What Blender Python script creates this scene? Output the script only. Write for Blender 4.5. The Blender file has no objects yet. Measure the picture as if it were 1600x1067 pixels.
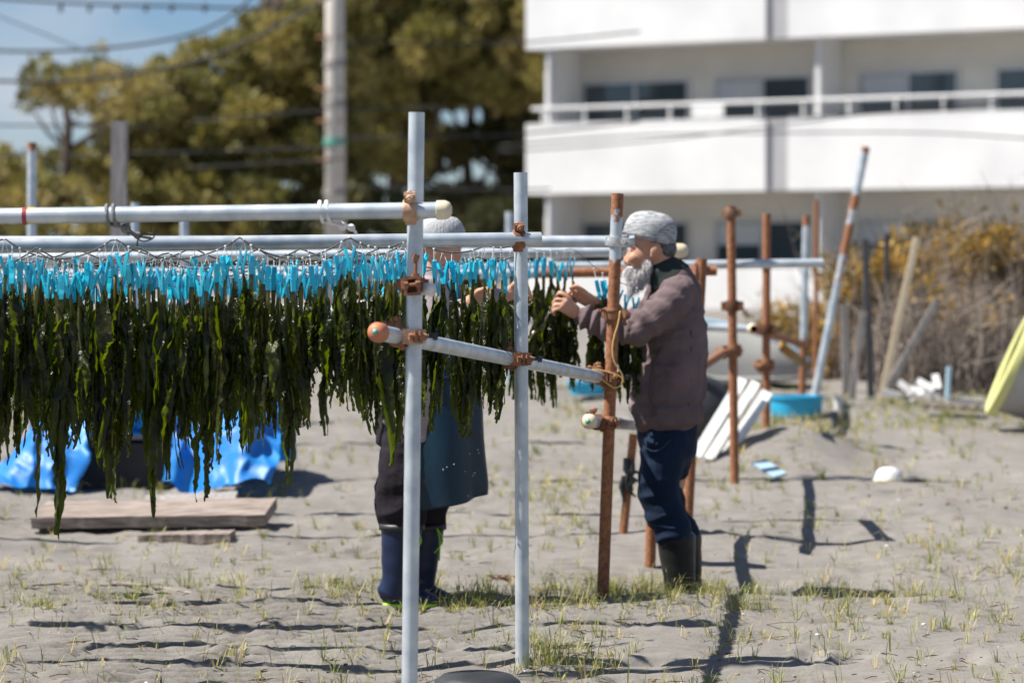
import bpy, bmesh, math, random
import numpy as np
from mathutils import Vector, Matrix, noise as mnoise
random.seed(7); np.random.seed(7)
R = math.radians
SC = bpy.context.scene
COL = SC.collection

# ------------------------------------------------------------------ camera, sky, sun, exposure
F, YH, ZC = 4444.0, 430.0, 1.384          # focal length in photo pixels, horizon row, eye height
PITCH = math.atan((533.5 - YH) / F)
cam = bpy.data.objects.new('camera', bpy.data.cameras.new('camera')); COL.objects.link(cam)
cam.location = (0, 0, ZC); cam.rotation_euler = (math.pi/2 - PITCH, 0, 0)
cam.data.sensor_width = 36; cam.data.lens = 36 * F / 1600
cam.data.clip_start = 0.1; cam.data.clip_end = 6000
cam.data.dof.use_dof = True; cam.data.dof.focus_distance = 9.75
cam.data.dof.aperture_fstop = 2.45; cam.data.dof.aperture_blades = 9
SC.camera = cam
SX, SY = 0.68, 0.09                        # ground shift of a shadow per metre of height
world = bpy.data.worlds.new('World'); SC.world = world; world.use_nodes = True
sun_el = math.atan(1 / math.hypot(SX, SY)); sun_az = math.atan2(-SX, -SY)     # azimuth from +Y towards +X
def build_world():
    nt = world.node_tree; nt.nodes.clear(); N = nt.nodes.new; L = nt.links.new
    out = N('ShaderNodeOutputWorld'); bg = N('ShaderNodeBackground'); sky = N('ShaderNodeTexSky')
    sky.sky_type = 'NISHITA'; sky.sun_disc = False
    sky.sun_elevation = sun_el; sky.sun_rotation = sun_az
    sky.altitude = 0; sky.air_density = 1.0; sky.dust_density = 0.25; sky.ozone_density = 2.0
    tc = N('ShaderNodeTexCoord'); mp = N('ShaderNodeMapping'); mp.inputs['Scale'].default_value = (5, 5, 14)
    nz = N('ShaderNodeTexNoise'); nz.inputs['Scale'].default_value = 1.6; nz.inputs['Detail'].default_value = 6
    rp = N('ShaderNodeValToRGB'); rp.color_ramp.elements[0].position = 0.42; rp.color_ramp.elements[1].position = 0.72
    mx = N('ShaderNodeMixRGB'); mx.inputs[2].default_value = (4.7, 5.1, 5.7, 1)
    ml = N('ShaderNodeMath'); ml.operation = 'MULTIPLY'; ml.inputs[1].default_value = 0.75
    tint = N('ShaderNodeMixRGB'); tint.blend_type = 'MULTIPLY'; tint.inputs[0].default_value = 1; tint.inputs[2].default_value = (0.52, 0.63, 0.80, 1)
    L(tc.outputs['Generated'], mp.inputs['Vector']); L(mp.outputs[0], nz.inputs['Vector']); L(nz.outputs['Fac'], rp.inputs[0])
    L(sky.outputs[0], tint.inputs[1])
    L(rp.outputs[0], ml.inputs[0]); L(ml.outputs[0], mx.inputs[0]); L(tint.outputs[0], mx.inputs[1])
    L(mx.outputs[0], bg.inputs['Color']); bg.inputs['Strength'].default_value = 0.068
    L(bg.outputs[0], out.inputs['Surface'])
build_world()
sun = bpy.data.objects.new('sun', bpy.data.lights.new('sun', 'SUN')); COL.objects.link(sun)
sun.data.energy = 5.0; sun.data.angle = R(0.53); sun.data.color = (1.0, 0.95, 0.87)
sun.rotation_euler = Vector((SX, SY, -1)).to_track_quat('-Z', 'Y').to_euler()
SC.view_settings.view_transform = 'Standard'; SC.view_settings.look = 'None'
SC.view_settings.exposure = 0.90; SC.view_settings.gamma = 1; SC.view_settings.use_curve_mapping = False

# ------------------------------------------------------------------ helpers
cp, sp = math.cos(PITCH), math.sin(PITCH)
def P(px, py, Y):
    "world point at depth Y seen at photo pixel (px, py)"
    u, v = (px - 800) / F, (533.5 - py) / F
    dx, dy, dz = u, cp + v * sp, v * cp - sp
    k = Y / dy
    return Vector((dx * k, Y, ZC + dz * k))
def sstep(a, b, x):
    t = min(1, max(0, (x - a) / (b - a))); return t * t * (3 - 2 * t)
def fbm(x, y, z=0.0, o=3):
    return mnoise.fractal(Vector((x, y, z)), 1.0, 2.0, o)
def gz(x, y, fine=True):
    "height of the sand"
    yy = y if y < 20 else 20 + 6 * (1 - math.exp(-(y - 20) / 6))
    h = 0.0466 * (max(yy, -5) - 10)
    if y < 7: h = 0.0466 * (7 - 10) + 0.02 * (max(y, -30) - 7)
    side = sstep(0.15, 0.5, x) * (1 - sstep(2.3, 3.4, x))
    h -= (0.02 + 0.12 * side) * math.exp(-((y - 12.05) / 0.45) ** 2)
    h += (0.028 * side + 0.008) * math.exp(-((y - 11.38) / 0.22) ** 2)
    # hump by the stacked boards, low dune at the thicket
    h += 0.16 * math.exp(-((x - 1.65) / 0.42) ** 2 - ((y - 16.9) / 0.7) ** 2)
    if y < 26 and abs(x) < 8:
        h += 0.035 * fbm(x * 0.8, y * 0.6, 3.1)
        if fine:
            h += 0.018 * fbm(x * 3.1, y * 2.6, 9.0)
            amp = 0.5 + 0.9 * fbm(x * 0.55, y * 0.5, 5.0, 2)
            amp = max(0.12, min(1.15, amp)) * (1 - 0.65 * sstep(0.5, 1.6, x))
            ph = y * 2 * math.pi / 0.082 + 3.4 * fbm(x * 1.5, y * 0.9, 1.0, 2) - 17.0 * x + 1.3 * fbm(x * 4.2, y * 2.0, 4.0, 2)
            s = math.sin(ph); h += 0.0120 * (1 + .55 * (1 - sstep(-.1, .6, x)) * (1 - sstep(11.6, 12.6, y))) * amp * (s + 0.45 * math.sin(2 * ph + 0.8))
            h += 0.004 * fbm(x * 13, y * 11, 2.0, 2)
    return h

class MB:
    def __init__(s): s.v = []; s.f = []; s.a = {}
    def add(s, vs, fs):
        o = len(s.v); s.v += [tuple(p) for p in vs]; s.f += [tuple(i + o for i in f) for f in fs]; return o
    def attr(s, name, vals): s.a.setdefault(name, []).extend(vals)
    def box(s, c, size, M=None):
        c = Vector(c); hx, hy, hz = [k / 2 for k in size]
        vs = [Vector((x, y, z)) for x in (-hx, hx) for y in (-hy, hy) for z in (-hz, hz)]
        if M is not None: vs = [M @ p for p in vs]
        s.add([c + p for p in vs], [(0,1,3,2),(4,6,7,5),(0,4,5,1),(2,3,7,6),(0,2,6,4),(1,5,7,3)])
    def bar(s, a, b, w, t, up=(0,0,1)):
        "box beam from a to b: w across (perpendicular to up), t along up"
        a, b = Vector(a), Vector(b); d = (b - a).normalized(); upv = Vector(up)
        x = d.cross(upv)
        if x.length < 1e-4: x = d.cross(Vector((1, 0, 0)))
        x.normalize(); z = x.cross(d).normalized()
        vs = [q + x * sx * w / 2 + z * sz * t / 2 for q in (a, b) for sx in (-1, 1) for sz in (-1, 1)]
        s.add(vs, [(0,1,3,2),(4,6,7,5),(0,4,5,1),(2,3,7,6),(0,2,6,4),(1,5,7,3)])
    def tube(s, pts, rad, n=12, cap=True, ref=None):
        pts = [Vector(p) for p in pts]; m = len(pts)
        if not isinstance(rad, (list, tuple)): rad = [rad] * m
        o = len(s.v); prev = None; vs = []
        for i, p in enumerate(pts):
            t = (pts[min(i + 1, m - 1)] - pts[max(i - 1, 0)])
            if t.length < 1e-9: t = Vector((0, 0, 1))
            t.normalize()
            if prev is None:
                r0 = Vector(ref) if ref else (Vector((0, 0, 1)) if abs(t.z) < .8 else Vector((1, 0, 0)))
            else: r0 = prev
            x = r0 - t * r0.dot(t)
            if x.length < 1e-5: x = t.orthogonal()
            x.normalize(); y = t.cross(x); prev = x
            r = rad[i]; ra, rb = r if isinstance(r, tuple) else (r, r)
            for k in range(n):
                a = 2 * math.pi * k / n
                vs.append(p + x * math.cos(a) * ra + y * math.sin(a) * rb)
        fs = [(i*n + k, i*n + (k+1) % n, (i+1)*n + (k+1) % n, (i+1)*n + k) for i in range(m-1) for k in range(n)]
        if cap:
            fs.append(tuple(reversed(range(n)))); fs.append(tuple((m-1)*n + k for k in range(n)))
        s.add(vs, fs); return o
    def ball(s, c, r, n=14, m=9, M=None):
        c = Vector(c); r = r if isinstance(r, tuple) else (r, r, r); vs = []; fs = []
        for i in range(m + 1):
            th = math.pi * i / m
            for k in range(n):
                a = 2 * math.pi * k / n
                p = Vector((r[0]*math.sin(th)*math.cos(a), r[1]*math.sin(th)*math.sin(a), r[2]*math.cos(th)))
                if M is not None: p = M @ p
                vs.append(c + p)
        for i in range(m):
            for k in range(n): fs.append((i*n+k, (i+1)*n+k, (i+1)*n+(k+1) % n, i*n+(k+1) % n))
        s.add(vs, fs)
    def lathe(s, prof, M, n=28, closed=False):
        "profile of (r, z) turned about z, placed by matrix M"
        vs = [M @ Vector((r*math.cos(2*math.pi*k/n), r*math.sin(2*math.pi*k/n), z)) for r, z in prof for k in range(n)]
        m = len(prof)
        fs = [(i*n+k, i*n+(k+1) % n, (i+1)*n+(k+1) % n, (i+1)*n+k) for i in range(m-1) for k in range(n)]
        if closed: fs += [((m-1)*n+k, (m-1)*n+(k+1) % n, (k+1) % n, k) for k in range(n)]
        s.add(vs, fs)

def catmull(pts, k=4):
    "points: tuples of any length, smooth interpolation"
    pts = [np.array(p, float) for p in pts]; out = []
    for i in range(len(pts) - 1):
        p0, p1, p2, p3 = pts[max(i-1, 0)], pts[i], pts[i+1], pts[min(i+2, len(pts)-1)]
        for j in range(k):
            t = j / k
            out.append(0.5*((2*p1)+(-p0+p2)*t+(2*p0-5*p1+4*p2-p3)*t*t+(-p0+3*p1-3*p2+p3)*t**3))
    out.append(pts[-1]); return out
def loft(mb, rows, ref=(0, 1, 0), k=4, n=20):
    "rows of (point, ra, rb): ra along ref, rb across it; closed and rounded"
    q = catmull([(*p, a, b) for p, a, b in rows], k)
    pts = [Vector(w[:3]) for w in q]; rad = [(float(w[3]), float(w[4])) for w in q]
    d0 = (pts[0]-pts[1]).normalized(); d1 = (pts[-1]-pts[-2]).normalized()
    e0 = min(rad[0]) * .5; e1 = min(rad[-1]) * .5
    pts = [pts[0] + d0*e0] + pts + [pts[-1] + d1*e1]
    rad = [(rad[0][0]*.55, rad[0][1]*.55)] + rad + [(rad[-1][0]*.55, rad[-1][1]*.55)]
    mb.tube(pts, rad, n, True, ref)

def wloc(o):
    l = Vector((0, 0, 0))
    while o is not None: l += o.location; o = o.parent
    return l
def build(name, mb, mat, parent=None, smooth=True, mesh=None, auto=None):
    if mesh is None:
        off = wloc(parent) if parent else Vector((0, 0, 0))
        mesh = bpy.data.meshes.new(name)
        mesh.from_pydata([(a-off.x, b-off.y, c-off.z) for a, b, c in mb.v], [], mb.f)
        for an, vals in mb.a.items():
            vals = list(vals) + [0.0] * (len(mb.v) - len(vals))
            at = mesh.attributes.new(an, 'FLOAT', 'POINT'); at.data.foreach_set('value', np.array(vals, np.float32))
        if smooth: mesh.polygons.foreach_set('use_smooth', np.ones(len(mesh.polygons), bool))
        if auto: 
            try: mesh.set_sharp_from_angle(angle=R(auto))
            except Exception: pass
    if mat and not mesh.materials: mesh.materials.append(mat)
    o = bpy.data.objects.new(name, mesh); COL.objects.link(o)
    if parent: o.parent = parent
    return o
def tag(o, label=None, cat=None, group=None, kind=None):
    if label: o['label'] = label
    if cat: o['category'] = cat
    if group: o['group'] = group
    if kind: o['kind'] = kind
    return o
def thing(name, label, cat, loc, group=None):
    o = bpy.data.objects.new(name, None); COL.objects.link(o); o.location = loc
    o.empty_display_size = .1
    return tag(o, label, cat, group)
def solo(name, mb, mat, label, cat, group=None, loc=None, smooth=True, auto=40):
    "a thing that is one mesh, origin at its base"
    if loc is None:
        a = np.array(mb.v); loc = Vector((a[:,0].mean(), a[:,1].mean(), a[:,2].min()))
    loc = Vector(loc)
    mb.v = [(a-loc.x, b-loc.y, c-loc.z) for a, b, c in mb.v]
    o = build(name, mb, mat, None, smooth, auto=auto); o.location = loc
    return tag(o, label, cat, group)
def remesh(mb, voxel, it=4, disp=None):
    me = bpy.data.meshes.new('tmp'); me.from_pydata(mb.v, [], mb.f)
    o = bpy.data.objects.new('tmp', me); COL.objects.link(o)
    m = o.modifiers.new('r', 'REMESH'); m.mode = 'VOXEL'; m.voxel_size = voxel
    if it:
        s = o.modifiers.new('s', 'SMOOTH'); s.factor = .5; s.iterations = it
    dg = bpy.context.evaluated_depsgraph_get()
    ev = bpy.data.meshes.new_from_object(o.evaluated_get(dg))
    n = len(ev.vertices); co = np.empty(n*3, np.float32); ev.vertices.foreach_get('co', co); co = co.reshape(-1, 3)
    out = MB(); fs = [tuple(p.vertices) for p in ev.polygons]
    if disp:
        no = np.empty(n*3, np.float32); ev.vertices.foreach_get('normal', no); no = no.reshape(-1, 3)
        co = np.array([Vector(c) + Vector(nn) * disp(Vector(c), Vector(nn)) for c, nn in zip(co, no)])
    out.add([tuple(float(q) for q in c) for c in co], fs)
    bpy.data.objects.remove(o); bpy.data.meshes.remove(me); bpy.data.meshes.remove(ev)
    return out

# ------------------------------------------------------------------ materials
def mat(name, c1, c2=None, scale=8, rough=.6, metal=0, bump=0, bscale=60, detail=4, coat=0, trans=None, contrast=(.35, .65), stretch=None, spec=.5, sheen=0):
    m = bpy.data.materials.new(name); m.use_nodes = True; nt = m.node_tree
    b = nt.nodes['Principled BSDF']; N = nt.nodes.new; L = nt.links.new
    b.inputs['Base Color'].default_value = (*c1, 1); b.inputs['Roughness'].default_value = rough; b.inputs['Metallic'].default_value = metal
    b.inputs['Coat Weight'].default_value = coat; b.inputs['Specular IOR Level'].default_value = spec
    if sheen: b.inputs['Sheen Weight'].default_value = sheen
    tc = N('ShaderNodeTexCoord'); src = tc.outputs['Object']
    if stretch:
        mp = N('ShaderNodeMapping'); mp.inputs['Scale'].default_value = stretch; L(src, mp.inputs['Vector']); src = mp.outputs[0]
    if c2:
        nz = N('ShaderNodeTexNoise'); nz.inputs['Scale'].default_value = scale; nz.inputs['Detail'].default_value = detail; L(src, nz.inputs['Vector'])
        rp = N('ShaderNodeValToRGB'); e = rp.color_ramp.elements
        e[0].position, e[1].position = contrast; e[0].color = (*c1, 1); e[1].color = (*c2, 1)
        L(nz.outputs['Fac'], rp.inputs[0]); L(rp.outputs[0], b.inputs['Base Color'])
    if bump:
        n2 = N('ShaderNodeTexNoise'); n2.inputs['Scale'].default_value = bscale; n2.inputs['Detail'].default_value = 4; L(src, n2.inputs['Vector'])
        bp = N('ShaderNodeBump'); bp.inputs['Strength'].default_value = bump; bp.inputs['Distance'].default_value = .01
        L(n2.outputs['Fac'], bp.inputs['Height']); L(bp.outputs[0], b.inputs['Normal'])
    if trans:
        t = N('ShaderNodeBsdfTranslucent'); t.inputs['Color'].default_value = (*trans, 1)
        mx = N('ShaderNodeAddShader'); L(b.outputs[0], mx.inputs[0]); L(t.outputs[0], mx.inputs[1])
        L(mx.outputs[0], nt.nodes['Material Output'].inputs['Surface'])
    return m
def mat_pipe():
    "galvanised tube that turns to rust where the vertex attribute says so"
    m = bpy.data.materials.new('galvanised_and_rust'); m.use_nodes = True; nt = m.node_tree
    b = nt.nodes['Principled BSDF']; N = nt.nodes.new; L = nt.links.new
    tc = N('ShaderNodeTexCoord'); at = N('ShaderNodeAttribute'); at.attribute_name = 'rust'
    n1 = N('ShaderNodeTexNoise'); n1.inputs['Scale'].default_value = 22; n1.inputs['Detail'].default_value = 6; n1.inputs['Roughness'].default_value = .65
    n2 = N('ShaderNodeTexNoise'); n2.inputs['Scale'].default_value = 70; n2.inputs['Detail'].default_value = 5
    n3 = N('ShaderNodeTexNoise'); n3.inputs['Scale'].default_value = 14; n3.inputs['Detail'].default_value = 5
    for n in (n1, n2, n3): L(tc.outputs['Object'], n.inputs['Vector'])
    ad = N('ShaderNodeMath'); ad.operation = 'ADD'; L(at.outputs['Fac'], ad.inputs[0])
    sc = N('ShaderNodeMath'); sc.operation = 'MULTIPLY_ADD'; sc.inputs[1].default_value = .9; sc.inputs[2].default_value = -.45
    L(n1.outputs['Fac'], sc.inputs[0]); L(sc.outputs[0], ad.inputs[1])
    rp = N('ShaderNodeValToRGB'); e = rp.color_ramp.elements; e[0].position = .44; e[1].position = .54
    L(ad.outputs[0], rp.inputs[0])
    zinc = N('ShaderNodeValToRGB'); e = zinc.color_ramp.elements
    e[0].position = .3; e[1].position = .72; e[0].color = (.36, .42, .47, 1); e[1].color = (.62, .66, .68, 1); L(n3.outputs['Fac'], zinc.inputs[0])
    rust = N('ShaderNodeValToRGB'); e = rust.color_ramp.elements
    e[0].position = .3; e[1].position = .7; e[0].color = (.17, .062, .028, 1); e[1].color = (.36, .155, .07, 1); L(n2.outputs['Fac'], rust.inputs[0])
    mx = N('ShaderNodeMixRGB'); L(rp.outputs[0], mx.inputs[0]); L(zinc.outputs[0], mx.inputs[1]); L(rust.outputs[0], mx.inputs[2]); L(mx.outputs[0], b.inputs['Base Color'])
    mm = N('ShaderNodeMath'); mm.operation = 'MULTIPLY_ADD'; mm.inputs[1].default_value = -.45; mm.inputs[2].default_value = .45
    L(rp.outputs[0], mm.inputs[0]); L(mm.outputs[0], b.inputs['Metallic'])
    rr = N('ShaderNodeMath'); rr.operation = 'MULTIPLY_ADD'; rr.inputs[1].default_value = .42; rr.inputs[2].default_value = .43
    L(rp.outputs[0], rr.inputs[0]); L(rr.outputs[0], b.inputs['Roughness'])
    bp = N('ShaderNodeBump'); bp.inputs['Strength'].default_value = .25; bp.inputs['Distance'].default_value = .004
    bm = N('ShaderNodeMath'); bm.operation = 'MULTIPLY'; L(rp.outputs[0], bm.inputs[0]); L(n2.outputs['Fac'], bm.inputs[1])
    L(bm.outputs[0], bp.inputs['Height']); L(bp.outputs[0], b.inputs['Normal'])
    return m
def mat_attr(name, stops, attr='tone', rough=.7, trans=None, spec=.3):
    "colour picked by a per-vertex tone"
    m = bpy.data.materials.new(name); m.use_nodes = True; nt = m.node_tree
    b = nt.nodes['Principled BSDF']; N = nt.nodes.new; L = nt.links.new
    at = N('ShaderNodeAttribute'); at.attribute_name = attr
    rp = N('ShaderNodeValToRGB'); cr = rp.color_ramp
    while len(cr.elements) < len(stops): cr.elements.new(.5)
    for e, (p, c) in zip(cr.elements, stops): e.position = p; e.color = (*c, 1)
    L(at.outputs['Fac'], rp.inputs[0]); L(rp.outputs[0], b.inputs['Base Color'])
    b.inputs['Roughness'].default_value = rough; b.inputs['Specular IOR Level'].default_value = spec
    if trans:
        t = N('ShaderNodeBsdfTranslucent'); sc = N('ShaderNodeMixRGB'); sc.blend_type = 'MULTIPLY'; sc.inputs[0].default_value = 1
        sc.inputs[2].default_value = (*trans, 1); L(rp.outputs[0], sc.inputs[1]); L(sc.outputs[0], t.inputs['Color'])
        mx = N('ShaderNodeAddShader'); L(b.outputs[0], mx.inputs[0]); L(t.outputs[0], mx.inputs[1])
        L(mx.outputs[0], nt.nodes['Material Output'].inputs['Surface'])
    return m

M = {}
M['pipe'] = mat_pipe()
M['rust'] = mat('rust', (.12, .05, .026), (.33, .15, .075), 30, .85, bump=.2, bscale=140, contrast=(.3, .7))
M['rust_light'] = mat('pale_rust', (.34, .18, .10), (.50, .36, .26), 26, .55, .15, bump=.15, bscale=120)
M['zinc'] = mat('zinc_plate', (.5, .48, .44), (.66, .66, .66), 30, .35, .6)
M['cap_cream'] = mat('cream_plastic', (.72, .66, .50), (.6, .5, .34), 20, .5)
M['cap_orange'] = mat('orange_plastic', (.50, .19, .09), (.36, .12, .06), 18, .55)
M['green'] = mat('green_plastic', (.10, .33, .26), None, rough=.5)
M['red'] = mat('red_tape', (.30, .035, .04), None, rough=.45)
M['yellow'] = mat('yellow_tape', (.75, .44, .02), None, rough=.45)
M['rope_dark'] = mat('dark_cord', (.05, .05, .05), (.11, .11, .105), 120, .8)
M['rope_grey'] = mat('grey_rope', (.12, .125, .12), (.24, .25, .24), 160, .9, bump=.6, bscale=220)
M['rope_white'] = mat('white_rope', (.62, .62, .62), (.74, .74, .73), 120, .85, bump=.4, bscale=200)
M['cord_yellow'] = mat('yellow_cord', (.55, .33, .10), (.62, .42, .17), 60, .7)
M['peg'] = mat('blue_peg_plastic', (.004, .47, .66), (.008, .54, .72), 30, .4, spec=.3, trans=(.0, .09, .13))
M['sand'] = None
M['wood'] = mat('weathered_wood', (.15, .115, .092), (.33, .275, .24), 6, .85, bump=.5, bscale=24, stretch=(1, 9, 9))
M['wood_v'] = mat('weathered_post_wood', (.20, .18, .165), (.36, .335, .32), 7, .85, bump=.5, bscale=24, stretch=(9, 9, .8))
M['wood_new'] = mat('new_timber', (.58, .46, .30), (.68, .57, .40), 5, .7, stretch=(6, 6, .6))
M['wood_dark'] = mat('dark_timber', (.045, .045, .05), (.08, .08, .085), 6, .8, stretch=(6, 6, .6))
M['tarp'] = mat('blue_tarpaulin', (.004, .14, .46), (.010, .20, .56), 5, .5, bump=.7, bscale=11, trans=(.002, .03, .09))
M['black'] = mat('black_plastic', (.012, .012, .013), (.022, .022, .024), 12, .5)
M['rubber'] = mat('black_rubber', (.02, .022, .025), (.035, .037, .04), 9, .5, bump=.2, bscale=60)
M['white'] = mat('white_paint', (.74, .74, .735), (.61, .61, .615), .7, .7, contrast=(.4, .75), detail=8)
M['white_b'] = mat('white_boards', (.74, .74, .73), (.62, .62, .61), 12, .55)
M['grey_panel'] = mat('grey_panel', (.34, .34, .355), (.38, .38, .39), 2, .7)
M['beige'] = mat('beige_wall', (.68, .65, .59), (.73, .70, .64), 1.5, .8)
M['glass'] = mat('window_glass', (.045, .065, .08), None, rough=.06, spec=.8)
M['curtain'] = mat('pale_curtain', (.45, .48, .50), (.55, .57, .58), 6, .8, stretch=(8, 8, .3))
M['frame'] = mat('aluminium_frame', (.55, .55, .55), None, rough=.4, metal=.3)
M['concrete'] = mat('pole_concrete', (.50, .465, .42), (.58, .545, .49), 3, .85)
M['cable'] = mat('black_cable', (.02, .02, .022), None, rough=.6)
M['bark'] = mat('pine_bark', (.05, .036, .028), (.10, .075, .055), 6, .9, bump=.5, bscale=20)
M['hull'] = mat('boat_gelcoat', (.27, .265, .25), (.34, .335, .31), 2, .5)
M['hull_blue'] = mat('blue_grey_trim', (.28, .40, .48), None, rough=.5)
M['basin'] = mat('blue_basin_plastic', (.02, .36, .60), (.03, .42, .66), 5, .45)
M['lime'] = mat('pale_yellow_plastic', (.62, .62, .24), (.55, .54, .22), 8, .55)
M['tubgrey'] = mat('grey_tub_plastic', (.42, .42, .40), (.34, .34, .33), 5, .55)
M['skin'] = mat('skin', (.56, .32, .22), (.46, .235, .15), 16, .5, bump=.25, bscale=120, spec=.3)
M['jacket'] = mat('mauve_jacket_cloth', (.105, .075, .079), (.150, .110, .112), 5, .88, bump=.10, bscale=60, spec=.2)
M['collar'] = mat('dark_green_collar', (.012, .022, .020), None, rough=.9)
M['jeans'] = mat('navy_trousers', (.004, .012, .032), (.006, .018, .044), 9, .8, bump=.2, bscale=80, spec=.2)
M['boot'] = mat('black_rubber_boot', (.010, .011, .012), (.02, .02, .02), 10, .42, spec=.3)
M['capknit'] = mat('grey_marl_knit', (.20, .21, .22), (.44, .45, .46), 60, .95, bump=.3, bscale=90, stretch=(.55, .55, 2.6), contrast=(.38, .62))
M['hair'] = mat('dark_grey_hair', (.05, .05, .055), (.12, .12, .13), 60, .7)
M['beard'] = mat('white_beard', (.74, .72, .72), (.58, .56, .57), 40, .8, trans=(.06, .06, .06))
M['hat'] = mat('pale_grey_ribbed_hat', (.33, .34, .35), (.42, .43, .44), 30, .9, stretch=(4, 4, .4), bump=.5, bscale=40)
M['blouse'] = mat('pinkish_grey_smock', (.27, .225, .235), (.32, .27, .28), 8, .85, bump=.2)
M['wtrouser'] = mat('dark_purple_trousers', (.013, .010, .015), (.019, .015, .021), 8, .85, bump=.25, spec=.2)
M['apron'] = mat('teal_rubber_apron', (.002, .019, .040), (.004, .025, .048), 5, .42, bump=.15, bscale=30, spec=.35)
M['wboot'] = mat('navy_boot_rubber', (.007, .014, .045), (.009, .018, .055), 10, .42, spec=.35)
M['limeg'] = mat('lime_green_rubber', (.30, .62, .03), None, rough=.5)
M['dark'] = mat('dark_eye', (.01, .008, .008), None, rough=.3)

def vary(m, hue=.02, val=.3, sat=.2):
    "each object gets its own slight shift of colour"
    nt = m.node_tree; b = nt.nodes['Principled BSDF']; N = nt.nodes.new; L = nt.links.new
    lk = b.inputs['Base Color'].links[0].from_socket; oi = N('ShaderNodeObjectInfo'); h = N('ShaderNodeHueSaturation')
    def rng_(mult, lo, hi):
        a = N('ShaderNodeMath'); a.operation = 'MULTIPLY'; a.inputs[1].default_value = mult; L(oi.outputs['Random'], a.inputs[0])
        f = N('ShaderNodeMath'); f.operation = 'FRACT'; L(a.outputs[0], f.inputs[0])
        r = N('ShaderNodeMapRange'); r.inputs[3].default_value = lo; r.inputs[4].default_value = hi; L(f.outputs[0], r.inputs[0]); return r.outputs[0]
    L(rng_(1, .5 - hue, .5 + hue), h.inputs['Hue']); L(rng_(7.31, 1 - sat, 1), h.inputs['Saturation']); L(rng_(13.7, 1 - val, 1 + val * .4), h.inputs['Value'])
    L(lk, h.inputs['Color']); L(h.outputs[0], b.inputs['Base Color'])
vary(M['peg'], .012, .2, .08)

# ------------------------------------------------------------------ the ground
def axis(parts):
    out = []
    for a, b, n in parts: out += list(np.linspace(a, b, n, endpoint=False))
    return out + [parts[-1][1]]
def mat_sand():
    m = bpy.data.materials.new('grey_beach_sand'); m.use_nodes = True; nt = m.node_tree
    b = nt.nodes['Principled BSDF']; N = nt.nodes.new; L = nt.links.new
    tc = N('ShaderNodeTexCoord')
    def nz(s, d=4, r=.55):
        n = N('ShaderNodeTexNoise'); n.inputs['Scale'].default_value = s; n.inputs['Detail'].default_value = d; n.inputs['Roughness'].default_value = r
        L(tc.outputs['Object'], n.inputs['Vector']); return n
    big, mid, grain, speck = nz(.9, 5), nz(7, 5, .65), nz(420, 2), nz(160, 2)
    r1 = N('ShaderNodeValToRGB'); e = r1.color_ramp.elements; e[0].position = .3; e[1].position = .7
    e[0].color = (.160, .150, .141, 1); e[1].color = (.268, .254, .238, 1)
    ad = N('ShaderNodeMixRGB'); ad.inputs[0].default_value = .5; L(big.outputs['Fac'], ad.inputs[1]); L(mid.outputs['Fac'], ad.inputs[2]); L(ad.outputs[0], r1.inputs[0])
    r2 = N('ShaderNodeValToRGB'); e = r2.color_ramp.elements; e[0].position = .3; e[1].position = .72; e[0].color = (.62, .61, .60, 1); e[1].color = (1.3, 1.28, 1.24, 1)
    L(grain.outputs['Fac'], r2.inputs[0])
    mu = N('ShaderNodeMixRGB'); mu.blend_type = 'MULTIPLY'; mu.inputs[0].default_value = .8; L(r1.outputs[0], mu.inputs[1]); L(r2.outputs[0], mu.inputs[2])
    r3 = N('ShaderNodeValToRGB'); e = r3.color_ramp.elements; e[0].position = .70; e[1].position = .76
    L(speck.outputs['Fac'], r3.inputs[0])
    mx = N('ShaderNodeMixRGB'); mx.inputs[2].default_value = (.10, .075, .055, 1); L(r3.outputs[0], mx.inputs[0]); L(mu.outputs[0], mx.inputs[1])
    L(mx.outputs[0], b.inputs['Base Color']); b.inputs['Roughness'].default_value = .95; b.inputs['Specular IOR Level'].default_value = .15
    bp = N('ShaderNodeBump'); bp.inputs['Strength'].default_value = .45; bp.inputs['Distance'].default_value = .006
    am = N('ShaderNodeMath'); am.operation = 'ADD'; L(grain.outputs['Fac'], am.inputs[0]); n5 = nz(60, 4); L(n5.outputs['Fac'], am.inputs[1])
    L(am.outputs[0], bp.inputs['Height']); L(bp.outputs[0], b.inputs['Normal'])
    return m
M['sand'] = mat_sand()
xs = axis([(-3000,-300,4),(-300,-40,5),(-40,-8,8),(-8,-3.4,14),(-3.4,-2.1,30),(-2.1,2.3,190),(2.3,3.8,36),(3.8,8,14),(8,40,8),(40,300,5),(300,3000,4)])
ys = axis([(-60,4,10),(4,9,24),(9,9.4,10),(9.4,13.4,260),(13.4,16,90),(16,22,110),(22,30,24),(30,80,12),(80,400,8),(400,4000,6)])
gv = []
for y in ys:
    for x in xs:
        near = 8.9 < y < 23 and abs(x) < 5
        gv.append((x, y, gz(x, y, near)))
nx = len(xs)
fr = np.random.RandomState(31); ga = np.array(gv)
for k in range(150):                                  # old footprints, softened by the wind
    fy = 9.5 + 10 * fr.rand() ** 1.3; fx = fr.uniform(-.18, .18) * fy; an = fr.uniform(0, 3.14); dp = fr.uniform(.006, .020)
    sel = np.where((abs(ga[:,0]-fx) < .3) & (abs(ga[:,1]-fy) < .3))[0]; dx = ga[sel,0]-fx; dy = ga[sel,1]-fy
    u_ = (dx*np.cos(an)+dy*np.sin(an))/.13; v_ = (-dx*np.sin(an)+dy*np.cos(an))/.05; r2 = u_**2+v_**2
    ga[sel,2] += -dp*np.exp(-r2**2) + .45*dp*np.exp(-((np.sqrt(r2)-1.35)/.35)**2)
gv = [tuple(p) for p in ga.tolist()]
gm = MB(); gm.v = gv
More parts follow.
